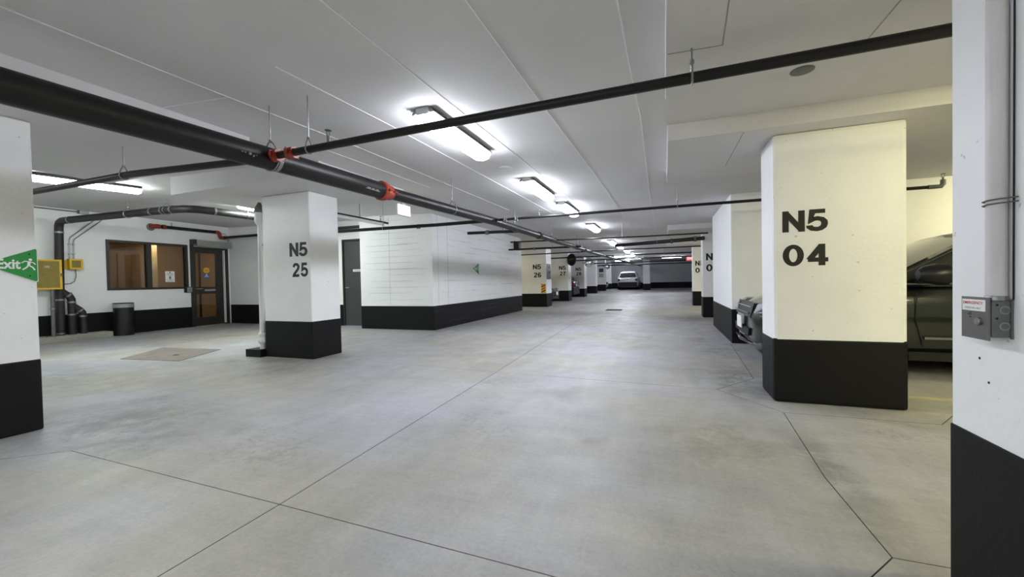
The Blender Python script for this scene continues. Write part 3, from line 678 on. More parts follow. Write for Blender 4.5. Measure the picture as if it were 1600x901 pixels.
# branch outlet with two orange couplings where the cross pipe leaves the main
coupling(mp, (-2.935, 2.415, ZP), (1, 0, 0), .034, .06)
coupling(mp, (-2.77, 2.415, ZP), (1, 0, 0), .030, .07)
obj('clamp_strap', ring(B(), (-3.06, 2.50, ZP), (.08, 1, 0), .0945, .03), M_galv, mp, smooth=True)
hanger(mp, -3.06, 2.46, ZP, .092, cz(-3.06, 2.46), 'Y')
for x, y in ((-2.87, 5.2), (-2.79, 7.6), (-2.74, 10.2), (-2.68, 13.2), (-2.6, 17.2)): hanger(mp, x, y, ZP, .068, cz(x, y), 'Y')
for x, y in ((-2.75, 9.1), (-2.65, 14.2)): coupling(mp, (x, y, ZP), (.02, 1, 0), .068, .1, M_pipe)
def pipe_marks(cx, y0, r, spec):      # small worn white stencil marks on the pipe's flank
    for dy, w, a0, a1 in spec:
        v = []
        for y in (y0+dy, y0+dy+w):
            for a in (a0, (a0+a1)/2, a1): v.append((cx+(r+.0012)*math.cos(a), y, ZP+(r+.0012)*math.sin(a)))
        obj('stencil_mark', B().add(v, [(0, 1, 4, 3), (1, 2, 5, 4)]), M_sgrey, mp)
pipe_marks(-3.078, 2.16, .092, [(0, .015, -.35, -.28), (.025, .012, -.35, -.27), (.06, .02, -.42, -.22), (.095, .012, -.5, -.34), (.12, .022, -.35, -.22)])
pipe_marks(-3.008, 3.45, .092, [(0, .22, -.52, -.47), (.02, .05, -.42, -.34), (.09, .04, -.42, -.34), (.15, .05, -.42, -.34)])

cp = thing('cross_pipe', 'long black sprinkler pipe crossing the view from upper right to the main pipe', 'pipe', (-.8, 2.39, ZP))
obj('pipe', B().tube([(-3.0, 2.415, ZP), (-1.59, 2.39, ZP), (.15, 2.37, ZP), (1.2, 2.36, ZP), (6.55, 2.34, ZP)], .0285, 18), M_pipe, cp, smooth=True)
hanger(cp, -2.58, 2.405, ZP, .0285, cz(-2.58, 2.4)); hanger(cp, .15, 2.37, ZP, .0285, 2.315)
obj('clamp_strap', ring(B(), (.15, 2.37, ZP), (1, 0, 0), .031, .014), M_galvdark, cp, smooth=True)
sprinkler(cp, -2.38, 2.403, ZP+.026)
lp = thing('left_branch_pipe', 'black branch pipe leaving the main towards the left edge pillar', 'pipe', (-4.6, 2.3, ZP))
obj('pipe', B().tube([(-3.12, 2.43, ZP), (-3.36, 2.41, ZP), (-4.59, 2.26, ZP), (-6.19, 2.24, ZP), (-12.44, 2.2, ZP)], .03, 16), M_pipe, lp, smooth=True)
hanger(lp, -4.70, 2.26, ZP, .03, 2.43)
s2 = thing('second_cross_pipe', 'black pipe crossing the aisle between N5 25 and N5 04', 'pipe', (-2.8, 6.5, ZP))
obj('pipe', B().tube([(-2.75, 6.5, ZP+.01), (.19, 6.49, ZP), (3.14, 6.55, ZP)], .021, 14), M_pipe, s2, smooth=True)
obj('thicker_pipe', B().tube([(-2.7, 6.5, ZP+.01), (-3.91, 6.45, ZP), (-6.6, 6.25, ZP)], .031, 14), M_pipe, s2, smooth=True)
for x, y in ((-5.02, 6.37), (.19, 6.49)): hanger(s2, x, y, ZP, .026, cz(x, y))
for x in (-4.3, -2.55, -2.35): coupling(s2, (x, 6.47, ZP), (1, 0, 0), .028 if x < -4 else .018, .05, M_galvdark)
sprinkler(s2, -1.95, 6.5, ZP+.02)
obj('end_elbow', B().tube([(3.08, 6.55, ZP), (3.2, 6.55, ZP), (3.22, 6.55, ZP+.03), (3.22, 6.55, ZP+.08)], .027, 10), M_galvdark, s2, smooth=True); sprinkler(s2, 3.22, 6.55, ZP+.06)
def cross(name_label, pts, r, coups=(), hangs=(), heads=(), ends=True):
    t = thing('cross_pipe', name_label, 'pipe', (sum(p[0] for p in pts)/len(pts), pts[0][1], pts[0][2]), 'distant black pipes under the ceiling')
    obj('pipe', B().tube(pts, r, 10), M_pipe, t, smooth=True)
    for c_ in coups: coupling(t, c_, (1, 0, 0), r, .07, M_galvdark)
    for x, y in hangs: hanger(t, x, y, pts[0][2], r, cz(x, y))
    for h_ in heads: sprinkler(t, *h_)
    return t
cross('short thick black stub pipe ending at the long white wall', [(-3.98, 7.86, ZP), (-2.8, 8.1, ZP), (-2.76, 8.12, ZP)], .033, [(-3.55, 7.95, ZP)], [], [(-3.2, 8.0, ZP+.03)])
cross('thin black pipe just beyond the short thick stub pipe', [(-3.9, 10.25, ZP), (-.57, 10.7, ZP), (.99, 10.75, ZP)], .018, [], [(-1.0, 10.65)])
cross('black pipe passing in front of the top of N5 26', [(-4.9, 12.7, ZP), (-2.5, 12.81, ZP), (-2.45, 12.81, ZP)], .03, [(-4.0, 12.75, ZP)], [(-3.4, 12.77)])
cross('short doubled thick pipe hanging before N5 03', [(-1.44, 13.2, ZP), (1.02, 12.1, ZP+.0)], .055, [(.2, 12.5, ZP), (.8, 12.2, ZP)], [(-.2, 12.65)])
cross('thin pipe crossing the whole aisle behind the doubled pipe', [(-6, 15.6, ZP), (-1.24, 15.1, ZP), (1.5, 15.1, ZP)], .022, [], [(-3.0, 15.3)])
cross('thin pipe in front of N5 27 reaching across the aisle', [(-5.6, 18.9, ZP), (-1.0, 18.6, ZP), (1.6, 18.6, ZP)], .03, [], [(0, 18.6)])
cross('pipe crossing in front of N5 28', [(-6, 21.9, ZP-.01), (1.6, 21.8, ZP-.01)], .03, [], [(-1, 21.8)])
cross('pipe crossing between N5 28 and the next pillar', [(-6, 26.5, ZP-.02), (1.8, 26.5, ZP-.02)], .035)
cross('lowest far pipe in front of the end wall', [(-6, 31.5, ZP), (2.4, 31.5, ZP)], .045)

# big dark drain pipe: rises at the door wall, runs across the room and turns at the ceiling
dp = thing('drain_pipe', 'big dark drain pipe rising on the door wall then bending across the left room', 'pipe', (-12.3, 4.72, .13))
zD = 2.60
obj('riser', B().tube([(-12.25, 4.68, .13), (-12.25, 4.72, 2.42), (-12.24, 4.72, 2.50), (-12.20, 4.72, 2.57), (-12.10, 4.72, zD), (-11.7, 4.73, zD), (-8.75, 4.93, zD), (-8.50, 4.99, zD), (-8.36, 5.12, zD), (-8.30, 5.35, zD), (-8.2, 6.4, zD), (-8.4, 8.49, zD)], .072, 18), M_drain, dp, smooth=True)
for c_, d_ in (((-12.25, 4.72, 2.36), (0, 0, 1)), ((-11.8, 4.73, zD), (1, 0, 0)), ((-10.0, 4.85, zD), (1, 0, 0)), ((-9.3, 4.89, zD), (1, .07, 0)), ((-9.0, 4.91, zD), (1, .07, 0)), ((-8.75, 4.93, zD), (1, .1, 0)), ((-8.29, 5.40, zD), (.2, 1, 0))):
    obj('clamp_band', ring(B(), c_, d_, .079, .035), M_galv, dp, smooth=True)
hanger(dp, -10.0, 4.85, zD, .075, cz(-10, 4.8)); hanger(dp, -8.9, 4.92, zD, .075, cz(-8.9, 4.9)); hanger(dp, -8.22, 6.0, zD, .075, cz(-8.2, 6), 'Y')
obj('branch_pipe', B().tube([(-12.25, 4.70, 1.10), (-12.24, 4.84, .97), (-12.24, 4.87, .90), (-12.24, 4.87, .13)], .068, 16), M_drain, dp, smooth=True)
obj('branch_pipe', B().tube([(-12.24, 4.87, .78), (-12.23, 5.00, .66), (-12.23, 5.04, .60), (-12.23, 5.05, .13)], .062, 16), M_drain, dp, smooth=True)
for c_, d_, r in (((-12.25, 4.69, .90), (0, 0, 1), .078), ((-12.25, 4.68, .17), (0, 0, 1), .078), ((-12.24, 4.82, 1.0), (0, .6, -.7), .074), ((-12.24, 4.87, .84), (0, 0, 1), .075), ((-12.24, 4.87, .57), (0, 0, 1), .074), ((-12.23, 5.00, .655), (0, .6, -.7), .068), ((-12.23, 5.04, .52), (0, 0, 1), .070)):
    obj('clamp_band', ring(B(), c_, d_, r, .035), M_galv, dp, smooth=True)
pl = thing('concrete_plinth', 'low concrete plinth under the drain pipes at the door wall', 'plinth', (-12.27, 4.8, 0))
obj('plinth_block', B().box(-12.445, -12.08, 4.10, 5.50, 0, .13), M_concurb, pl, bevel=.01)
pp = thing('pipe_post', 'worn galvanised post under the yellow-framed cabinet', 'post', (-12.2, 4.56, .13))
obj('post', B().tube([(-12.13, 4.53, .14), (-12.13, 4.54, 1.13)], .033, 12), M_galvdark, pp, smooth=True); obj('foot_plate', B().box(-12.22, -12.09, 4.44, 4.60, .13, .145), M_galvdark, pp)
obj('clamp_band', ring(B(), (-12.13, 4.535, .72), (0, 0, 1), .04, .03), M_galv, pp)
def ycab(name, label, y0, y1, z0, z1, d):
    t = thing(name, label, 'cabinet', (-12.44, (y0+y1)/2, z0)); X = DX+.005
    obj('cabinet_body', B().box(X+max(0, d-.12), X+d-.02, y0, y1, z0, z1), M_yellow, t)
    f_ = .035
    b = B().box(X+d-.02, X+d, y0, y1, z1-f_, z1).box(X+d-.02, X+d, y0, y1, z0, z0+f_).box(X+d-.02, X+d, y0, y0+f_, z0+f_, z1-f_).box(X+d-.02, X+d, y1-f_, y1, z0+f_, z1-f_)
    obj('door_frame', b, M_yellow, t); obj('door_panel', B().box(X+d-.02, X+d-.01, y0+f_, y1-f_, z0+f_, z1-f_), M_olive, t)
    return t
c1 = ycab('gauge_cabinet', 'large yellow-framed cabinet on the door wall beside the green exit sign', 4.22, 4.68, 1.13, 1.76, .36)
obj('wall_bracket', B().box(DX+.005, DX+.25, 4.26, 4.32, 1.3, 1.6), M_yellow, c1)
obj('door_latch', B().box(DX+.365, DX+.385, 4.655, 4.68, 1.40, 1.47), M_galvdark, c1); obj('hatch_mark', B().box(DX+.355, DX+.362, 4.42, 4.50, 1.58, 1.63), M_yline, c1)
c2 = ycab('control_box', 'small yellow control box between the drain riser and the office window', 4.89, 5.11, 1.57, 1.80, .14)
obj('cable', B().tube([(DX+.04, 5.02, 1.57), (DX+.04, 5.03, 1.42), (DX+.04, 5.00, 1.30), (DX+.04, 4.93, 1.25), (DX+.04, 4.80, 1.24)], .009, 8), M_galvdark, c2, smooth=True)
obj('side_bracket', B().box(DX+.005, DX+.05, 4.72, 4.89, 1.58, 1.77), M_yellow, c2)
wc = thing('wall_conduits', 'pair of thin grey conduits climbing from the small yellow box', 'conduit', (DX+.03, 5.0, 1.8))
for i in (0, 1):
    obj('conduit', B().tube([(DX+.03, 4.94+.07*i, 1.80), (DX+.03, 4.945+.07*i, 2.21-.02*i), (DX+.03, 4.96+.07*i, 2.28-.03*i), (DX+.03, 5.36+.1*i, 2.70-.02*i), (DX+.04, 5.52+.1*i, 2.87)], .011, 8), M_galv, wc, smooth=True)
    for z in (1.9, 2.12): obj('conduit_clip', B().box(DX+.002, DX+.046, 4.925+.07*i, 4.96+.07*i, z, z+.02), M_galv, wc)
cc = thing('ceiling_conduit', 'thin grey conduit and junction box where door wall meets ceiling', 'conduit', (DX+.2, 4.4, 2.85))
obj('conduit', B().tube([(DX+.06, 2.0, 2.87), (DX+.06, 5.12, 2.87)], .012, 8), M_galvdark, cc, smooth=True); obj('junction_box', B().box(DX+.005, DX+.12, 5.10, 5.26, 2.83, 2.91), M_galv, cc, bevel=.006)

# fire main stub above the office window
fp = thing('wall_fire_pipe', 'black fire pipe with orange fittings above the office window and door', 'pipe', (DX+.1, 6.5, 2.7))
obj('wall_flange', B().lathe((DX+.001, 6.50, 2.70), [(.095, 0), (.095, .015), (.05, .03)], 20, 'X'), M_galvdark, fp, smooth=True)
obj('elbow', B().tube([(DX+.01, 6.50, 2.71), (DX+.09, 6.50, 2.71), (DX+.13, 6.51, 2.715), (DX+.14, 6.56, 2.72), (DX+.14, 6.62, 2.72)], .056, 14), M_orange, fp, smooth=True)['label'] = 'orange wall elbow'
obj('pipe', B().tube([(DX+.14, 6.62, 2.72), (DX+.14, 8.02, 2.72)], .042, 14), M_pipe, fp, smooth=True)
coupling(fp, (DX+.14, 6.72, 2.72), (0, 1, 0), .042, .07); sprinkler(fp, DX+.14, 6.9, 2.75)
obj('elbow', B().tube([(DX+.14, 8.0, 2.72), (DX+.14, 8.10, 2.72), (DX+.14, 8.14, 2.69), (DX+.14, 8.15, 2.60), (DX+.16, 8.16, 2.565), (DX+.30, 8.17, 2.56)], .05, 14), M_orange, fp, smooth=True)['label'] = 'orange double elbow'
obj('pipe', B().tube([(DX+.30, 8.17, 2.56), (-7.085, 8.2, 2.56)], .038, 14), M_pipe, fp, smooth=True)
coupling(fp, (DX+.30, 8.17, 2.56), (1, 0, 0), .038, .06)

# white downpipe on a black base beside N5 25
wp = thing('white_downpipe', 'white plastic downpipe on a black base at the left side of N5 25', 'pipe', (-5.97, 4.56, 0))
obj('pipe', B().tube([(-5.97, 4.56, .11), (-5.945, 4.56, 2.10)], .042, 16), M_whiteplas, wp, smooth=True)
obj('base_block', B().box(-6.20, -5.875, 4.44, 4.68, 0, .115), M_black, wp)
obj('pipe_collar', B().lathe((-5.968, 4.56, .20), [(.05, 0), (.068, .02), (.07, .06), (.056, .1), (.068, .13), (.062, .16), (.046, .17)], 18), M_whiteplas, wp, smooth=True)
obj('top_coupling', B().lathe((-5.955, 4.56, 2.06), [(.044, 0), (.06, .03), (.075, .06), (.075, .19), (.07, .20)], 18), M_whiteplas, wp, smooth=True)
obj('roof_cone', B().lathe((-5.955, 4.56, 2.26), [(.08, 0), (.082, .015), (.07, .06), (.04, .12), (.02, .16)], 18), M_galvdark, wp, smooth=True)['label'] = 'dull grey cone flashing'
obj('pipe_clamp', B().box(-6.0, -5.87, 4.55, 4.62, 1.74, 1.77), M_galv, wp)
gd = thing('ceiling_duct_pipe', 'thin dark pipe ending short of the wall block beyond N5 25', 'pipe', (-5.6, 6.5, 2.42))
obj('pipe', B().tube([(-5.75, 4.9, 2.41), (-5.61, 5.88, 2.41), (-5.57, 7.22, 2.405)], .022, 10), M_pipe, gd, smooth=True)
obj('white_conduit', B().tube([(-5.68, 4.9, 2.36), (-5.56, 5.88, 2.36), (-5.53, 7.0, 2.355)], .03, 10), M_whiteplas, gd, smooth=True)
sprinkler(gd, -5.58, 7.0, 2.43)
obj('pipe_strap', B().box(-5.595, -5.585, 6.385, 6.395, 2.41, cz(-5.6, 6.4)), M_galv, gd)

# convex mirrors
def mirror(loc, rz, r, label, arm):
    t = thing('convex_mirror', label, 'mirror', (0, 0, 0), 'round convex mirrors on the left pillars')
    obj('shell', B().lathe((0, 0, 0), [(r*.3, .09), (r*.85, .06), (r, .012), (r, 0)], 28, 'Y'), M_blackplas, t, smooth=True)
    obj('mirror_face', B().lathe((0, 0, 0), [(r*.95, -.001), (r*.8, -.02), (r*.5, -.042), (r*.15, -.05)], 28, 'Y'), M_mirror, t, smooth=True)
    obj('rim', B().lathe((0, 0, 0), [(r*1.03, .012), (r*1.03, -.008), (r*.94, -.008)], 28, 'Y'), M_galv if arm > 0 else M_blackplas, t, smooth=True)
    obj('bracket', B().tube([(0, .08, 0), (0, .16, 0), (-.12, .2, .02), (-.36, .2, .02)], .018, 8), M_galvdark, t, smooth=True)
    t.location = loc; t.rotation_euler = (0, 0, rz); return t
mirror((-4.42, 20.3, 2.13), 2.6, .30, 'round mirror seen from its black back beside N5 27', -1)
mirror((-4.30, 24.6, 2.13), .35, .27, 'round mirror facing the aisle beside N5 28', 1)
mirror((-4.60, 35.40, 2.20), .35, .24, 'tiny round mirror on the far left pillar', 1)

# emergency box and conduit on the nearest right pillar
eb = thing('emergency_box', 'grey emergency call box with its cover hanging beside it', 'call box', (.93, 1.66, .96))
X = .95
obj('box_shell', B().box(X-.047, X-.001, 1.616, 1.722, .903, 1.013), M_galvdark, eb, bevel=.006)
for z in (.985, .937):
    obj('knockout', B().lathe((X-.018, 1.6158, z), [(.0125, 0), (.0125, -.0012)], 18, 'Y'), M_galv, eb)
    obj('knockout', B().lathe((X-.018, 1.6148, z), [(.0085, 0), (.0085, -.0010)], 18, 'Y'), M_galvdark, eb)
for z in (1.0, .960): obj('screw_hole', B().lathe((X-.035, 1.6158, z), [(.0032, 0), (.0032, -.001)], 8, 'Y'), M_chip, eb)
obj('side_rim', B().box(X-.006, X-.0005, 1.612, 1.618, .900, 1.016), M_galvdark, eb, bevel=.001)
cov = obj('cover_plate', B().box(X-.052, X-.048, 1.617, 1.735, .893, 1.022), M_steelplate, eb, bevel=.001)
obj('label_sticker', B().box(X-.0532, X-.052, 1.630, 1.729, .979, 1.014), M_paper, cov)
def facetext(name, s, y_left, z, h, w, m_): return text(name, s, cov, (X-.0533, y_left, z), (0, -1, 0), (0, 0, 1), h, m_, w=w, bold=.015, depth=.0004)
facetext('red_lettering', 'EMERGENCY', 1.724, .999, .009, .086, M_redink)
facetext('grey_lettering', 'PRESS FOR HELP', 1.714, .985, .005, .066, M_greyink)
obj('push_button', B().lathe((X-.052, 1.655, .948), [(.012, 0), (.012, -.006), (.009, -.009)], 18, 'X'), M_galv, cov, smooth=True)
for z in (.972, .966, .958): obj('speaker_slot', B().box(X-.0528, X-.052, 1.690, 1.706 if z == .966 else 1.698, z, z+.0025), M_chip, cov)
cd = thing('painted_conduit', 'white painted conduit running up the nearest right pillar', 'conduit', (.925, 1.64, 1.015))
obj('pipe', B().tube([(X-.0245, 1.638, 1.013), (X-.0245, 1.634, 2.31)], .0225, 20), M_conduit, cd, smooth=True)
obj('gap_shadow_line', B().tube([(X-.0025, 1.6115, 1.016), (X-.0025, 1.6075, 2.31)], .0022, 8), M_trimblk, cd, smooth=True)  # black line modelled for the shadow in the gap beside the conduit
obj('pipe_fitting', B().lathe((X-.0245, 1.638, 1.013), [(.0245, 0), (.024, .012), (.0225, .014)], 18), M_galv, cd, smooth=True)
for z in (1.296, 1.308):
    obj('strap_wire', B().tube([(X-.001, 1.668, z-.003), (X-.03, 1.664, z-.002), (X-.0495, 1.648, z), (X-.0495, 1.628, z+.002), (X-.03, 1.611, z+.003), (X-.001, 1.595, z+.004)], .0022, 6), M_galvdark, cd, smooth=True)

# small ceiling and wall items
dt = thing('ceiling_disc', 'pale round cover disc on the ceiling between the first two aisle lights', 'cover', (-1.87, 4.80, cz(-1.87, 4.8)))
obj('disc', B().lathe((-1.87, 4.80, cz(-1.87, 4.8)), [(.085, .01), (.085, -.012), (.07, -.02)], 24), M_whiteplas, dt, smooth=True)
g_ = thing('ceiling_cover_plate', 'grey round cover plate on the drop panel near the right edge', 'cover', (.775, 2.80, 2.315))
obj('disc', B().lathe((.78, 2.88, 2.315), [(.062, .002), (.062, -.004), (.058, -.005)], 24), M_galvdark, g_, smooth=True)
sp = thing('wall_speaker', 'small black speaker box high on the far end of the long white wall', 'speaker', (-4.9, 13.55, 2.2))
obj('speaker_box', B().box(-4.99, -4.80, 13.42, 13.68, 2.20, 2.48), M_blackplas, sp, bevel=.01); obj('grille', B().box(-4.80, -4.792, 13.45, 13.65, 2.23, 2.45), M_greydoor, sp)
obj('wall_bracket', B().box(-4.998, -4.99, 13.5, 13.6, 2.46, 2.54), M_galvdark, sp)
bn = thing('waste_bin', 'black cylindrical waste bin with silver rim below the office window', 'waste bin', (-12.16, 5.74, 0))
obj('bin_body', B().lathe((-12.16, 5.74, 0), [(.17, 0), (.185, .01), (.187, .66), (.187, .67)], 32), M_blackplas, bn, smooth=True)
obj('rim_band', B().lathe((-12.16, 5.74, .665), [(.188, 0), (.194, .005), (.194, .085), (.188, .09)], 32), M_sgrey, bn, smooth=True)['label'] = 'silver rim band'
obj('inner_liner', B().lathe((-12.16, 5.74, .755), [(.188, 0), (.186, .02), (.15, .012), (.12, .004)], 32), M_trimblk, bn, smooth=True)
fd = thing('floor_drain', 'small dark drain grate in the aisle floor in mid distance', 'drain', (-1.69, 14.7, 0))
obj('grate_frame', B().box(-1.98, -1.42, 14.4, 15.0, .0, .006), M_gridmetal, fd)
for i in range(9): obj('grate_bar', B().box(-1.95+.058*i, -1.92+.058*i, 14.43, 14.97, .006, .012), M_chip, fd)
ht = thing('floor_hatch', 'flat rusty steel hatch plate in the left room floor', 'hatch', (-7.7, 4.3, 0))
obj('plate', B().prism([(-8.04, 3.73, .001), (-6.86, 3.88, .001), (-7.34, 4.81, .001), (-8.73, 4.69, .001)], (0, 0, .006)), M_hatch, ht)
obj('lift_ring', B().tube([(-7.5+.04*math.cos(a*PI/6), 4.2+.04*math.sin(a*PI/6), .010) for a in range(13)], .004, 6, cap=False), M_galvdark, ht)

# ---------------------------------------------------------------- cars (local: nose at x=0, tail at +x, z up)
def car(label, loc, rz, paint, style, name='car', plate=True):
    P = dict(van=dict(L=4.95, wb=(.98, 3.95), belt=.98, roof=1.62, xa=1.12, xb=2.12, xc=4.5, xd=4.85, hood=.88, nose=.60, hw=.95),
             suv=dict(L=4.5, wb=(.88, 3.6), belt=1.02, roof=1.66, xa=1.15, xb=1.85, xc=3.9, xd=4.35, hood=.98, nose=.72, hw=.92),
             sedan=dict(L=4.6, wb=(.9, 3.65), belt=.90, roof=1.44, xa=1.35, xb=2.15, xc=3.45, xd=4.15, hood=.80, nose=.55, hw=.90))[style]
    t = thing(name, label, 'car', (0, 0, 0)); L, hw, belt, roof, xa, xb, xc, xd = (P[k] for k in ('L', 'hw', 'belt', 'roof', 'xa', 'xb', 'xc', 'xd'))
    hood, nose = P['hood'], P['nose']; zb = .20
    st = [(0, .30, nose-.05, hw*.55), (.03, .24, nose+.04, hw*.72), (.10, .21, nose+.10, hw*.84), (.25, zb, hood-.10, hw*.93), (.5, zb, hood-.04, hw*.97), (xa*.85, zb, hood, hw*.99), (xa+.1, zb, belt-.02, hw), (2.3, zb, belt, hw), (xc, zb, belt+.02, hw), (L-.35, zb, belt+.02, hw*.985), (L-.12, .24, belt, hw*.93), (L, .34, belt-.08, hw*.82)]
    sec = []; 
    for x, z0, z1, w in st:
        H = z1-z0
        half = [(.0, z0), (w*.85, z0), (w*.97, z0+.07), (w*1.0, z0+.42*H), (w*.985, z0+.78*H), (w*.94, z0+.95*H), (w*.80, z1), (w*.4, z1+.03), (0, z1+.04)]
        full = [(x, y, z) for y, z in half]+[(x, -y, z) for y, z in reversed(half[1:-1])]
        sec.append(full)
    k = len(sec[0]); vs = [v for r_ in sec for v in r_]; fs = []
    for i in range(len(sec)-1):
        for j in range(k): fs.append((i*k+j, i*k+(j+1) % k, (i+1)*k+(j+1) % k, (i+1)*k+j))
    fs.append(tuple(range(k))); fs.append(tuple(reversed(range((len(sec)-1)*k, len(sec)*k))))
    body = obj('body', B().add(vs, fs), paint, t, smooth=True, local=True)
    md = body.modifiers.new('s', 'SUBSURF'); md.levels = 1; md.render_levels = 2
    # cabin
    tb = hw*.90; tt = hw*.70
    def ringc(x, z, w): return [(x, w, z), (x, w*.6, z+.035), (x, 0, z+.05), (x, -w*.6, z+.035), (x, -w, z)]
    low = [(xa, tb*.96), (xb-.1, tb), (2.6, tb), (xc, tb), (xd, tb*.95)]
    b = B()
    rf = [(xb, roof-.07, tt), (xb+.25, roof-.02, tt*1.02), ((xb+xc)/2, roof, tt*1.02), (xc-.2, roof-.02, tt), (xc, roof-.07, tt*.96)]
    vs = []
    for x, z, w in rf: vs += ringc(x, z-.05, w)
    fs = [(i*5+j, i*5+j+1, (i+1)*5+j+1, (i+1)*5+j) for i in range(4) for j in range(4)]
    # sides down to the belt
    bx_ = [xa, xb, (xb+xc)/2, xc-.1, xd]
    o_ = len(vs)
    for x in bx_: vs += [(x, tb, belt-.03), (x, -tb, belt-.03)]
    for i in range(4):
        fs.append((i*5, (i+1)*5, o_+(i+1)*2, o_+i*2)); fs.append((i*5+4, o_+i*2+1, o_+(i+1)*2+1, (i+1)*5+4))
    fs.append((0, o_, o_+1, 4, 3, 2, 1)); fs.append((20, 21, 22, 23, 24, o_+9, o_+8))
    obj('cabin', B().add(vs, fs), paint, t, smooth=True, local=True)
    def sidept(u, x, s):   # point on the cabin side: u=0 belt, 1 roof edge
        return (x, s*(tb+(tt-tb)*u+.006), belt-.03+(roof-.12-(belt-.03))*u)
    # windscreen + rear glass
    def quad(name, pts, m_, d): obj(name, B().prism(pts, d), m_, t, local=True)
    za, zc_ = belt-.03, roof-.12
    def ws(u, y): return (xa+(xb-xa)*u-.012, y, za+(zc_-za)*u+.012)
    n_ = 6; vsw = []
    for u in (.10, .93):
        for i in range(n_+1):
            q = -1+2*i/n_; w = (tb+(tt-tb)*u)*.93; vsw.append((ws(u, 0)[0]-.03*(1-q*q), q*w, ws(u, 0)[2]+.03*(1-q*q)))
    obj('windscreen', B().add(vsw, [(i, i+1, n_+2+i, n_+1+i) for i in range(n_)]), M_cglass, t, smooth=True, local=True)
    vsw = []
    for u in (.22, .92):
        for i in range(n_+1):
            q = -1+2*i/n_; w = (tb+(tt-tb)*u)*.92; vsw.append((xd+(xc-xd)*u+.014+.03*(1-q*q), q*w, za+(zc_-za)*u+.012))
    obj('rear_window', B().add(vsw, [(i, i+1, n_+2+i, n_+1+i) for i in range(n_)]), M_cglass, t, smooth=True, local=True)
    for s in (1, -1):
        xm = (xb+xc)/2-.1
        poly1 = [(xa+.28, .08), (xm-.03, .08), (xm-.03, .9), (xb+.02, .9)]; poly2 = [(xm+.05, .08), (xc-.42, .08), (xc-.42, .9), (xm+.05, .9)]; poly3 = [(xc-.34, .08), (xd-.14, .08), (xc-.1, .86), (xc-.34, .9)]
        for pl_ in (poly1, poly2, poly3):
            pp_ = [sidept(u, x, s) for x, u in pl_]
            obj('side_window', B().prism(pp_, (0, s*.004, 0)), M_cglass, t, local=True)
        obj('window_trim', B().tube([sidept(.06, xa+.1, s), sidept(.05, xm, s), sidept(.06, xd-.1, s)], .009, 6), M_chrome, t, local=True)
        obj('pillar_trim', B().tube([sidept(.10, xa+.12, s), sidept(.97, xb+.04, s), sidept(.99, xm, s)], .010, 6), M_chrome if style == 'van' else M_trimblk, t, local=True)
        # mirror
        mx, mz = xa+.42, belt+.10
        bmm = B(); vsm = []
        for x, w, h in ((mx-.13, .05, .05), (mx-.09, .10, .085), (mx+.02, .13, .115), (mx+.09, .125, .115)):
            for a in range(10):
                an = a*2*PI/10; vsm.append((x, s*(hw+.13)+w*math.cos(an), mz+h*math.sin(an)))
        fsm = [(i*10+j, i*10+(j+1) % 10, (i+1)*10+(j+1) % 10, (i+1)*10+j) for i in range(3) for j in range(10)]+[tuple(range(10)), tuple(reversed(range(30, 40)))]
        mr = obj('side_mirror', bmm.add(vsm, fsm), paint if style != 'van' else M_blackplas, t, smooth=True, local=True)
        obj('mirror_arm', B().box(mx-.04, mx+.05, s*(hw-.09), s*(hw+.08), mz-.09, mz-.05), M_trimblk, t, local=True)
        # doors: seams, handle, moulding
        for x in (xa+.35, xm+.05, xc-.35):
            obj('door_seam', B().tube([(x, s*(hw*.985+.002), belt-.09), (x-.02, s*(hw+.003), .6), (x+.05, s*(hw*.985+.002), .32)], .005, 5), M_trimblk, t, local=True)
        obj('side_moulding', B().box(xa+.4, xc-.3, s*(hw*.995), s*(hw+.012), .40, .425), M_chrome if style == 'van' else M_trimblk, t, local=True)
        for x in (xm-.15, xc-.55): obj('door_handle', B().box(x-.1, x+.1, s*(hw-.02), s*(hw+.03), belt-.17, belt-.14), M_chrome if style == 'van' else paint, t, bevel=.006, local=True)
        obj('sill_trim', B().box(.9+.5, P['wb'][1]-.4, s*(hw*.9), s*(hw*.985), .17, .26), M_trimblk, t, local=True)
        # lamps
        obj('headlight', B().prism([(.06, s*hw*.58, nose+.02), (.10, s*hw*.80, nose+.03), (.34, s*hw*.945, nose+.10), (.42, s*hw*.93, hood-.12), (.2, s*hw*.80, nose+.17), (.1, s*hw*.6, nose+.13)], (-.03, s*.012, .012)), M_headlight, t, local=True)
        obj('taillight', B().prism([(L-.08, s*hw*.90, belt-.02), (L+.0, s*hw*.70, belt-.06), (L+.02, s*hw*.70, belt-.22), (L-.03, s*hw*.92, belt-.28)], (.02, s*.02, 0)), M_tail, t, local=True)
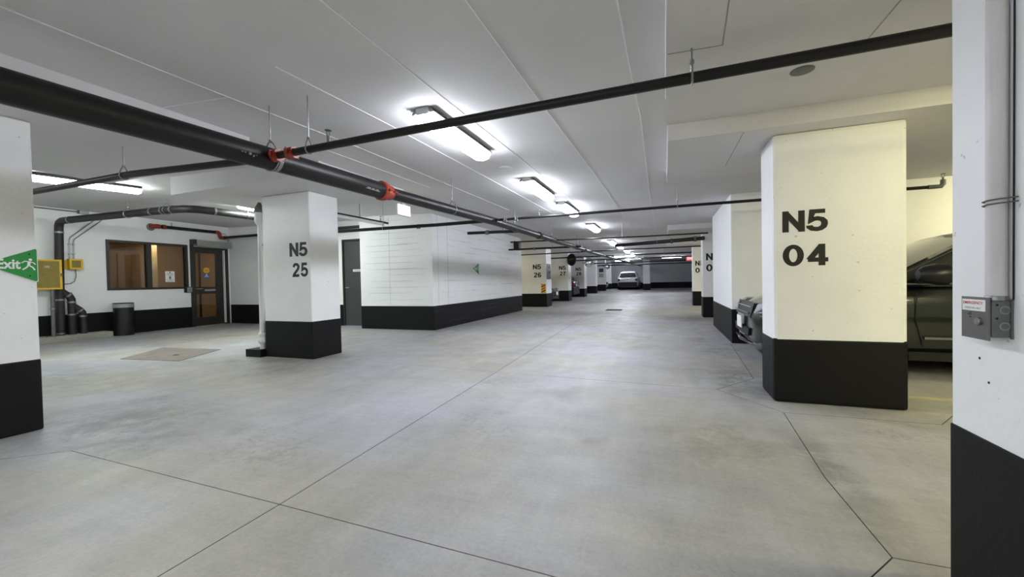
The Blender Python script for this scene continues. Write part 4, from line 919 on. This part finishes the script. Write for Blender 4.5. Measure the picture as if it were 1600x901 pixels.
    # wheels
    for wx in P['wb']:
        for s in (1, -1):
            wy = s*(hw-.10)
            w = obj('wheel', B().lathe((wx, wy, .33), [(.22, -.11), (.31, -.105), (.33, -.08), (.33, .08), (.31, .105), (.22, .11)], 28, 'Y'), M_rubber, t, smooth=True, local=True)
            b = B().lathe((wx, wy, .33), [(.225, -.112), (.215, -.085), (.06, -.09), (.05, -.112)] if s < 0 else [(.05, .112), (.06, .09), (.215, .085), (.225, .112)], 20, 'Y')
            obj('rim', b, M_sgrey, w, smooth=True, local=True)
            vs = []; R0, R1 = .345, .40      # arch lip
            for a in range(13):
                an = PI*a/12
                for r_ in (R0, R1): vs.append((wx+r_*math.cos(an), s*(hw+.004), .31+r_*math.sin(an)))
            fa_ = [(2*i, 2*i+1, 2*i+3, 2*i+2) for i in range(12)]
            q = B().add(vs, fa_); q.add([(v[0], s*(hw-.09), v[2]) for v in vs], fa_); 
            q.add([v for v in vs]+[(v[0], s*(hw-.09), v[2]) for v in vs], [(2*i+1, 2*i+3, 2*i+3+26, 2*i+1+26) for i in range(12)])
            obj('wheel_arch', q, M_trimblk, t, local=True)
    # nose: grille, bumper lip, plate
    gw = hw*.50
    obj('grille', B().prism([(.03, -gw, nose-.02), (.03, gw, nose-.02), (.10, gw*1.05, nose+.15), (.10, -gw*1.05, nose+.15)], (-.035, 0, 0)), M_trimblk, t, local=True)
    for i in range(2 if style == 'van' else 1):
        z = nose+.02+i*.075; x = .0+i*.03; obj('grille_bar', B().box(x-.02, x, -gw*1.02, gw*1.02, z, z+.016), M_chrome, t, local=True)
    for s in (1, -1): obj('grille_bar', B().tube([(.0, s*gw, nose-.03), (.05, s*gw*1.06, nose+.16)], .014, 6), M_chrome, t, local=True)
    obj('bumper_lip', B().tube([(.52, -hw*.98, .27), (.20, -hw*.88, .25), (.02, -hw*.6, .24), (-.03, 0, .24), (.02, hw*.6, .24), (.20, hw*.88, .25), (.52, hw*.98, .27)], .022, 8), M_chrome if style == 'van' else M_trimblk, t, smooth=True, local=True)
    obj('lower_intake', B().prism([(.0, -hw*.5, .33), (.0, hw*.5, .33), (.0, hw*.55, .43), (.0, -hw*.55, .43)], (-.02, 0, 0)), M_trimblk, t, local=True)
    if plate:
        obj('license_plate', B().box(-.05, -.035, -.155, .155, .40, .56), M_paper, t, bevel=.003, local=True)
    obj('rear_bumper', B().box(L-.16, L+.03, -hw*.88, hw*.88, .26, .68 if style == 'suv' else .5), M_trimblk, t, bevel=.03, local=True)
    obj('rear_plate', B().box(L+.015, L+.028, -.155, .155, .72, .84), M_paper, t, local=True)
    obj('emblem', B().lathe((L+.008, 0, belt-.06), [(.05, 0), (.05, .01)], 16, 'X'), M_chrome, t, local=True)
    t.location = loc; t.rotation_euler = (0, 0, rz); return t
car('dark green-grey minivan parked behind pillar N5 04, nose towards the aisle', (1.02, 6.43, 0), 0, M_van, 'van', 'minivan')
# a nose pointing +X needs the car turned half round
car('dark red car with its tail towards the aisle between N5 27 and N5 28', (-9.2, 22.7, .03), 0, M_redcar, 'suv')
car('low black car whose nose shows between N5 26 and N5 27', (-4.85, 18.75, 0), PI, M_darkcar, 'sedan')
car('white hatchback seen from behind at the far end of the aisle', (-3.08, 42.0-.35, .13), -PI/2, M_whitecar, 'suv')
car('white car whose nose shows beside the far left pillar', (-5.0, 38.3, .12), PI, M_whitecar, 'sedan')
